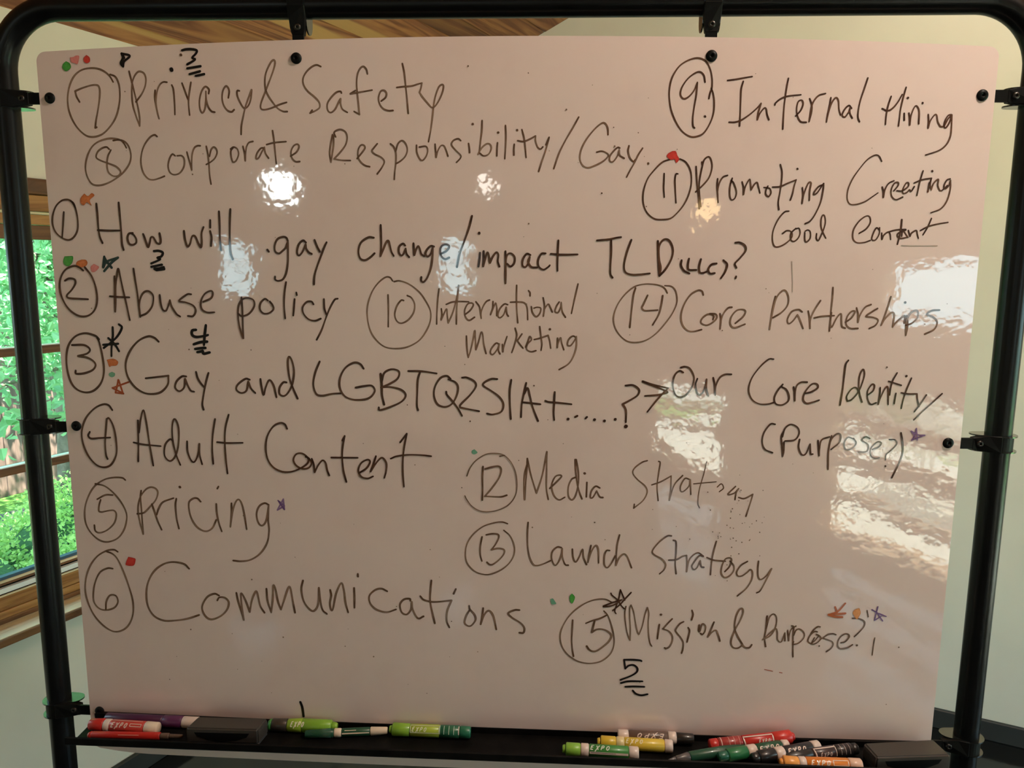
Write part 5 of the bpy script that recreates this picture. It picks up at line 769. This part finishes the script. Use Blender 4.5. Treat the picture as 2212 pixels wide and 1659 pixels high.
marker('red marker with printed rings, leaning up on the back of the tray', (0.294, -0.032, Z(r) + 0.002), (0.414, -0.016, Z(r) + 0.010), r,
       [(0, .10, .92, .96, 'barrel_end', RED), (.10, .38, .97, .97, 'label_band', (0.36, 0.035, 0.03)), (.38, .74, .97, .97, 'label_band', RED), (.74, .96, .98, 1.08, 'cap', (0.60, 0.03, 0.02)), (.96, 1, .7, .6, 'nub', RED)],
       (.56, .70, .005, WH), roll=-.3, lines=[([(q, .0), (q, 1.9)], .0007, (0.7, 0.35, 0.3)) for q in (.22, .28, .34)] + [([(.13, 0), (.13, 1.9)], .0013, (0.75, 0.45, 0.4)), ([(.40, .1), (.385, 1.3), (.73, 1.3), (.73, .1)], .0017, WH)])
marker('fat dark green marker with a tapered grey tip', (0.233, -0.064, Z(.0078)), (0.345, -0.030, Z(.0078)), .0078,
       [(0, .09, .18, .42, 'nib', (0.10, 0.085, 0.08)), (.09, .26, .5, .86, 'grip', (0.10, 0.085, 0.08)), (.26, 1, .9, 1.05, 'barrel', (0.02, 0.09, 0.05))])
marker('dark green marker with a green cap over the tapered one', (0.301, -0.0585, Z(r) + 0.003), (0.402, -0.0265, Z(r) + 0.003), r,
       [(0, .12, .7, .8, 'nub', (0.015, 0.12, 0.07)), (.12, .40, .98, 1, 'cap', (0.02, 0.17, 0.06)), (.40, .53, 1.03, 1.03, 'collar', WH), (.53, .90, .97, .97, 'label_band', DGR), (.90, 1, 1, .97, 'barrel_end', WH)], (.55, .86, .0062, WH))
marker('very slim green marker along the front lip of the tray', (0.206, -0.0645, Z(.004)), (0.324, -0.0655, Z(.004)), .004,
       [(0, .35, .9, 1, 'cap', (0.02, 0.15, 0.06)), (.35, .45, 1.05, 1.05, 'collar', CRM), (.45, .8, 1, 1, 'barrel', (0.01, 0.07, 0.04)), (.8, 1, .9, .5, 'barrel_end', CRM)], lines=[([(.5, .9), (.72, .9)], .0007, CRM)])
marker('black marker with white collar and white end right of the dark green one', (0.345, -0.0605, Z(r) + 0.004), (0.444, -0.0285, Z(r) + 0.004), r,
       [(0, .09, .75, .8, 'nub', BLK), (.09, .33, .98, 1, 'cap', BLK), (.33, .46, 1.03, 1.03, 'collar', WH), (.46, .88, .97, .97, 'label_band', (0.02, 0.02, 0.022)), (.88, 1, 1, .97, 'barrel_end', WH)], (.49, .78, .0066, WH))
marker('black marker with ringed label touching the right eraser', (0.391, -0.0525, Z(r) + 0.001), (0.497, -0.0255, Z(r) + 0.001), r,
       [(0, .36, .9, 1, 'cap', (0.02, 0.018, 0.018)), (.36, .68, .98, .98, 'label_band', (0.05, 0.03, 0.03)), (.68, .92, .97, .97, 'label_band', (0.02, 0.015, 0.016)), (.92, 1, .9, .85, 'barrel_end', BLK)],
       (.45, .62, .005, (0.5, 0.4, 0.36)), roll=-.35, lines=[([(.40, -.2), (.38, 1.4), (.66, 1.4)], .0018, WH), ([(.67, -.1), (.67, 1.7)], .001, WH)] + [([(q, .0), (q, 1.8)], .0006, (0.5, 0.42, 0.4)) for q in (.74, .80, .86)])
marker('orange marker lying frontmost at the right of the tray', (0.380, -0.0650, Z(r) + 0.0025), (0.488, -0.0640, Z(r) + 0.0025), r,
       [(0, .045, .62, .66, 'nub', ORG), (.045, .23, 1.04, .97, 'cap', (0.85, 0.36, 0.08)), (.23, .32, 1, 1, 'collar', WH), (.32, .84, .97, .97, 'label_band', (0.72, 0.22, 0.03)), (.84, 1, 1, .97, 'barrel_end', (0.78, 0.50, 0.36))],
       (.37, .62, .0066, (0.85, 0.7, 0.55)), lines=[([(.64, .4), (.64, 1.15), (.82, 1.15), (.82, .4), (.64, .4)], .001, (0.85, 0.7, 0.55))])

# ------------------------------------------------------------------ erasers
def eraser(label, P, h, taper=0.0):
    """P: four top corners front-left, front-right, back-right, back-left (x,y)"""
    c = Vector((sum(p[0] for p in P) / 4, sum(p[1] for p in P) / 4, 0)); t = empty('board_eraser', (c.x, c.y, TF + 0.0008))
    def quad(s, z): return [bm.verts.new((c.x + (p[0] - c.x) * s, c.y + (p[1] - c.y) * s, z)) for p in P]
    bm = bmesh.new(); z0, z1 = TF + 0.0045, TF + h
    lv = [quad(1.0, z0), quad(1.0, z1 - 0.004), quad(0.985, z1)]
    for a, b in zip(lv[:-1], lv[1:]):
        for k in range(4): bm.faces.new((a[k], a[(k + 1) % 4], b[(k + 1) % 4], b[k]))
    bm.faces.new(lv[0][::-1]); bm.faces.new(lv[-1]); bmesh.ops.recalc_face_normals(bm, faces=bm.faces)
    bmesh.ops.bevel(bm, geom=list(bm.edges), offset=0.0022, segments=3, affect='EDGES', clamp_overlap=True)
    child(bm, 'eraser_body', mat('eraser_shell', (0.050, 0.042, 0.035), 0.36, 0.4, bump=0.00008, bscale=600), t, False)
    bm = bmesh.new(); lv = [quad(0.97, TF + 0.0008), quad(0.97, TF + 0.0050)]
    for k in range(4): bm.faces.new((lv[0][k], lv[0][(k + 1) % 4], lv[1][(k + 1) % 4], lv[1][k]))
    bm.faces.new(lv[0][::-1]); bm.faces.new(lv[1]); child(bm, 'felt_pad', CLOTHB, t)
    # flat black patch on the front face, painting the shade of a finger hollow
    bm = bmesh.new(); a, b = Vector((*P[0], 0)), Vector((*P[1], 0)); d = (b - a); nrm = Vector((d.y, -d.x, 0)).normalized()
    if nrm.y > 0: nrm = -nrm
    out = [(0.12, z1 - 0.006), (0.16, z1 - 0.012), (0.3, z1 - 0.017), (0.5, z1 - 0.019), (0.7, z1 - 0.017), (0.84, z1 - 0.012), (0.88, z1 - 0.006)]
    prism(bm, out, lambda p: a + d * p[0] + nrm * 0.0004 + Vector((0, 0, p[1])), lambda p: a + d * p[0] - nrm * 0.001 + Vector((0, 0, p[1]))); bmesh.ops.recalc_face_normals(bm, faces=bm.faces)
    child(bm, 'hollow_shade', BLACKP, t)
    tag(t, label, 'eraser')
eraser('black eraser near the left end of the tray', [(-0.4355, -0.0595), (-0.3335, -0.0575), (-0.3300, -0.0285), (-0.4310, -0.0305)], 0.0262)
eraser('black eraser in the right corner of the tray', [(0.5060, -0.0665), (0.6080, -0.0550), (0.6020, -0.0200), (0.5010, -0.0345)], 0.0255)
# ------------------------------------------------------------------ garden outside the left window
SOIL = mat('garden_soil', (0.11, 0.12, 0.10), 0.95, 0.1, noise=0.4, nscale=12, bump=0.01, bscale=20)
GRASS = mat('lawn', (0.16, 0.34, 0.07), 0.9, 0.2, noise=0.35, nscale=14, bump=0.01, bscale=90)
bm = bmesh.new()
gbox(bm, -14, 16, -16, 12, -0.35, -0.25); tag(bake(bm, 'garden_ground', GRASS), kind='structure')
bm = bmesh.new(); gbox(bm, -5.2, N0 - 0.17, -3, 6, -0.25, -0.2); tag(bake(bm, 'planting_bed', SOIL), kind='structure')
bm = bmesh.new(); gbox(bm, N1 + 0.16, N1 + 2.6, -6, 2.2, -0.24, -0.06); tag(bake(bm, 'patio', mat('pale_stone_patio', (0.62, 0.58, 0.50), 0.8, 0.3, noise=0.12, nscale=3)), kind='structure')

bm = bmesh.new(); gbox(bm, N1 + 2.6, N1 + 8, -10, -4.7, -0.24, -0.07); tag(bake(bm, 'added_paving', bpy.data.materials['pale_stone_patio']), kind='structure')  # extra pale slab, added so the door's top pane reflects bright
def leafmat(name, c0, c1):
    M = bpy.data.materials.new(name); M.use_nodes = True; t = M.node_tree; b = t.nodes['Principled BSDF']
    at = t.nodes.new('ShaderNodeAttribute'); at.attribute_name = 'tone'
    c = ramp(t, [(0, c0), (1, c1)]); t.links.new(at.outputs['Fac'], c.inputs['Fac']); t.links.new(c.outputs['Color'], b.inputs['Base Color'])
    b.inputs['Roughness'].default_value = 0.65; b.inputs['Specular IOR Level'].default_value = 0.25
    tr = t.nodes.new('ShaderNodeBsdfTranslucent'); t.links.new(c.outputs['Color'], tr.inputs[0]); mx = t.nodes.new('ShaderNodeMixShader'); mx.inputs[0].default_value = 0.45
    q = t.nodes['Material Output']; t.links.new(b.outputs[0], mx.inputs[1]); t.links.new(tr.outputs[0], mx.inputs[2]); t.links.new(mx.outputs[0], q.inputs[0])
    return M
LEAF_T = leafmat('tree_leaf', (0.20, 0.46, 0.23), (0.42, 0.72, 0.38))
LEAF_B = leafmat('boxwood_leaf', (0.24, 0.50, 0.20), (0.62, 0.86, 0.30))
LEAF_H = leafmat('hedge_leaf', (0.05, 0.20, 0.03), (0.30, 0.55, 0.12))
BARK = mat('bark', (0.20, 0.17, 0.14), 0.9, 0.2, noise=0.4, nscale=20, bump=0.004, bscale=40)
def leaves(name, m, parent, pts, size, kind='stuff', up=0.35):
    V = []; F = []; T = []
    for (p, tone) in pts:
        s = size * random.uniform(0.7, 1.3)
        a = Vector((random.gauss(0, 1), random.gauss(0, 1), random.gauss(0, 0.6) - up)).normalized()
        nrm = Vector((random.gauss(0, 1), random.gauss(0, 1), random.gauss(0.6, 1))).normalized(); b = a.cross(nrm).normalized(); c = a.cross(b) * 0.12
        p = Vector(p); k = len(V); wd = s * 0.32
        V += [p, p + a * s * 0.35 + b * wd + c * s, p + a * s * 0.75 + b * wd * 0.7 + c * s, p + a * s, p + a * s * 0.75 - b * wd * 0.7 + c * s, p + a * s * 0.35 - b * wd + c * s]
        F += [(k, k + 1, k + 2, k + 3), (k, k + 3, k + 4, k + 5)]; T += [tone] * 6
    me = bpy.data.meshes.new(name); me.from_pydata([tuple(v) for v in V], [], F)
    at = me.attributes.new('tone', 'FLOAT', 'POINT'); at.data.foreach_set('value', T); me.materials.append(m)
    ob = link(name, me, parent); ob['kind'] = kind
    return ob
def L2(parent): return -parent.location
# leafy tree just outside the window
tr = empty('leafy_tree', tuple(G(-3.6, 1.7, -0.2))); tag(tr, 'leafy green tree filling the upper window panes outside', 'tree')
off = tr.location
bm = bmesh.new(); tube(bm, [G(-3.6, 1.7, -0.2), G(-3.55, 1.72, 0.7), G(-3.5, 1.65, 1.5), G(-3.6, 1.6, 2.6), G(-3.5, 1.6, 3.4)], [0.10, 0.08, 0.07, 0.05, 0.03], 12); child(bm, 'trunk', BARK, tr, True)
ends = []
for i in range(26):
    z = random.uniform(1.0, 3.2); s = G(-3.55, 1.65, z - 0.1); ang = random.uniform(0, 6.28); ln = random.uniform(0.9, 1.7)
    mid = s + Vector((math.cos(ang) * ln * 0.5, math.sin(ang) * ln * 0.5, 0.18)); e = s + Vector((math.cos(ang) * ln, math.sin(ang) * ln, -0.1 + random.uniform(-0.15, 0.2)))
    bm = bmesh.new(); tube(bm, [s, mid, e], [0.022, 0.013, 0.005], 7); child(bm, 'branch', BARK, tr, True); ends.append((s, mid, e))
pts = []
for i in range(46000):
    s, md, e = random.choice(ends); u = random.uniform(0.15, 1.05)
    p = s.lerp(md, u * 2) if u < 0.5 else md.lerp(e, u * 2 - 1)
    p = p + Vector((random.gauss(0, 0.2), random.gauss(0, 0.2), random.gauss(0, 0.13)))
    nn = p.dot(NV)
    if nn > N0 - 0.45 or nn > -2.2 or nn < -5.1 or p.z < 0.9: continue
    pts.append((p - off, min(1, max(0, random.gauss(0.5, 0.25)))))
leaves('foliage', LEAF_T, tr, pts, 0.040)
pts = []
for i in range(110):                                   # low twig hanging over the fence
    l = random.uniform(-0.1, 1.3); p = G(-2.55 + random.gauss(0, 0.1), l, 1.02 + random.gauss(0, 0.07)); pts.append((p - off, random.uniform(0.4, 1)))
leaves('low_twig_leaves', LEAF_T, tr, pts, 0.085)
bm = bmesh.new(); tube(bm, [G(-3.4, 1.6, 1.35), G(-2.8, 1.3, 1.16), G(-2.55, 0.5, 1.08), G(-2.5, -0.1, 1.05)], [0.015, 0.01, 0.006, 0.003], 7); child(bm, 'branch', BARK, tr, True)
# clipped hedge behind the tree closes the view
hg = empty('tall_hedge', tuple(G(-5.35, 1.8, -0.25))); tag(hg, 'tall pale green hedge behind the leafy tree outside', 'hedge')
pts = [(G(-5.3 + random.gauss(0, 0.09), random.uniform(-1.5, 6.5), random.uniform(1.3, 4.4)) - hg.location, min(1, max(0, random.gauss(0.5, 0.3)))) for i in range(34000)]
leaves('foliage', LEAF_T, hg, pts, 0.07)
for k in range(9):
    bm = bmesh.new(); l = -1.2 + k * 0.85; tube(bm, [G(-5.4, l, -0.25), G(-5.38, l + 0.1, 1.6), G(-5.35, l, 4.1)], [0.035, 0.025, 0.008], 7); child(bm, 'stem', BARK, hg, True)
# fence planks
FENCE = mat('weathered_fence_board', (0.27, 0.175, 0.145), 0.85, 0.2, noise=0.3, nscale=6, bump=0.002, bscale=30, stretch=(6, 6, 0.6), obj_rand=0.25)
fc = empty('garden_fence', tuple(G(-5.75, 2.0, -0.25))); tag(fc, 'weathered brown board fence behind the garden shrubs', 'fence')
l = -2.2
while l < 6.4:
    bm = bmesh.new(); gbox(bm, -5.77, -5.75, l, l + 0.138, -0.25, 1.45 + random.uniform(-0.01, 0.01)); bev(bm, 0.003, 1); child(bm, 'fence_board', FENCE, fc); l += 0.145
for z in (0.1, 1.15):
    bm = bmesh.new(); gbox(bm, -5.82, -5.775, -2.2, 6.4, z, z + 0.09); child(bm, 'fence_rail', FENCE, fc)
# grey stone pier seen at the right of the panes
BLOCK = mat('grey_block', (0.22, 0.26, 0.27), 0.9, 0.2, noise=0.15, nscale=10, bump=0.003, bscale=40, obj_rand=0.1)
pier = empty('block_pier', tuple(G(-4.85, 3.6, -0.25))); tag(pier, 'grey block garden pier beside the board fence', 'pier')
for r in range(8):
    for c in range(4):
        bm = bmesh.new(); o_ = 0.15 if r % 2 else 0.0
        gbox(bm, -5.0, -4.8, 2.6 + c * 0.305 + o_, 2.9 + c * 0.305 + o_, -0.2 + r * 0.155, -0.05 + r * 0.155); bev(bm, 0.006, 1); child(bm, 'block', BLOCK, pier)
def shrub(name, c, rad, nl, size, m, label, seed):
    random.seed(seed); t = empty(name, tuple(c)); tag(t, label, 'shrub'); pts = []
    lumps = [(Vector((max(-.75, min(.75, random.gauss(0, 0.45))) * rad[0], max(-.75, min(.75, random.gauss(0, 0.45))) * rad[1], random.uniform(0.3, 0.8) * rad[2])), random.uniform(0.25, 0.5)) for _ in range(26)]
    for i in range(nl):
        q, s = random.choice(lumps); d = Vector((random.gauss(0, 1), random.gauss(0, 1), random.gauss(0.3, 1))).normalized()
        R_ = s * 0.6; p = q + d * R_ * random.uniform(0.8, 1.05)
        if p.z < 0: continue
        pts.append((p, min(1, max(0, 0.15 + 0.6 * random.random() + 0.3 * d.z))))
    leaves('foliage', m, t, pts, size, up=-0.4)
    bm = bmesh.new()
    for k in range(6):
        a = k * 1.05; tube(bm, [(0.03 * math.cos(a), 0.03 * math.sin(a), 0), (rad[0] * 0.4 * math.cos(a), rad[1] * 0.4 * math.sin(a), rad[2] * 0.7)], [0.012, 0.005], 6)
    bake(bm, 'stems', BARK, t)
    # dark twiggy core
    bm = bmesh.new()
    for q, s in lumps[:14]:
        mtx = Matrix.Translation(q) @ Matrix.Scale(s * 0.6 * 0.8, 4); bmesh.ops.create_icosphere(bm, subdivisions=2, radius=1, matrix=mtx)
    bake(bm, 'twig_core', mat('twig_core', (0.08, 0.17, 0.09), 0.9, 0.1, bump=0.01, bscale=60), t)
    return t
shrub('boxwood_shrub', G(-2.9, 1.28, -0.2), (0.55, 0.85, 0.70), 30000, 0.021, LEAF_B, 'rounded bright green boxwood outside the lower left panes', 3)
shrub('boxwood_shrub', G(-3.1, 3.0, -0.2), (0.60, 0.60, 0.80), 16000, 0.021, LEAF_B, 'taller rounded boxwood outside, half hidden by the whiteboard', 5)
shrub('garden_shrub', G(N1 + 3.4, -2.4, -0.25), (0.9, 1.2, 1.5), 5000, 0.07, LEAF_H, 'broad green shrub beyond the patio window', 8)
shrub('garden_shrub', G(N1 + 3.9, -5.2, -0.25), (0.9, 1.2, 1.3), 4000, 0.07, LEAF_H, 'green shrub beyond the garden door', 9)
# white bench on the patio
WP = mat('white_painted_wood', (0.82, 0.80, 0.74), 0.5, 0.4)
bn = empty('garden_bench', tuple(G(N1 + 1.4, -2.3, -0.06))); tag(bn, 'white slatted garden bench on the stone patio', 'bench')
for k in range(4):
    bm = bmesh.new(); gbox(bm, N1 + 1.2 + k * 0.11, N1 + 1.29 + k * 0.11, -3.1, -1.5, 0.36, 0.39); child(bm, 'seat_slat', WP, bn)
for k in range(3):
    bm = bmesh.new(); gbox(bm, N1 + 1.64, N1 + 1.665, -3.1, -1.5, 0.48 + k * 0.12, 0.56 + k * 0.12); child(bm, 'back_slat', WP, bn)
for l in (-3.0, -1.6):
    bm = bmesh.new(); gbox(bm, N1 + 1.2, N1 + 1.26, l, l + 0.06, -0.06, 0.355); child(bm, 'leg', WP, bn)
    bm = bmesh.new(); gbox(bm, N1 + 1.57, N1 + 1.63, l, l + 0.06, -0.06, 0.86); child(bm, 'leg', WP, bn)
random.seed(11)
# small clutter on the window stool, half hidden behind the board
st = empty('pebble_dish', tuple(G(N0 + 0.045, 0.45, 0.6555))); tag(st, 'small dark glass dish of pale stones on the window stool', 'dish')
bm = bmesh.new(); c = G(N0 + 0.045, 0.45, 0.6555)
tube(bm, [c + Vector((0, 0, z)) for z in (0, 0.004, 0.018, 0.019, 0.006)], [0.022, 0.030, 0.034, 0.032, 0.022], 24); child(bm, 'dish_bowl', mat('smoked_glass', (0.05, 0.03, 0.06), 0.1, 0.7), st, True)
for k in range(9):
    a = k * 0.7; r_ = 0.0 if k == 0 else 0.017; bm = bmesh.new()
    bmesh.ops.create_icosphere(bm, subdivisions=2, radius=0.008, matrix=Matrix.Translation(c + Vector((r_ * math.cos(a), r_ * math.sin(a), 0.016))) @ Matrix.Diagonal((1, 0.8, 0.6, 1)))
    child(bm, 'pale_stone', mat('pale_stone', (0.7, 0.68, 0.66), 0.3, 0.5) if k == 0 else bpy.data.materials['pale_stone'], st, True)
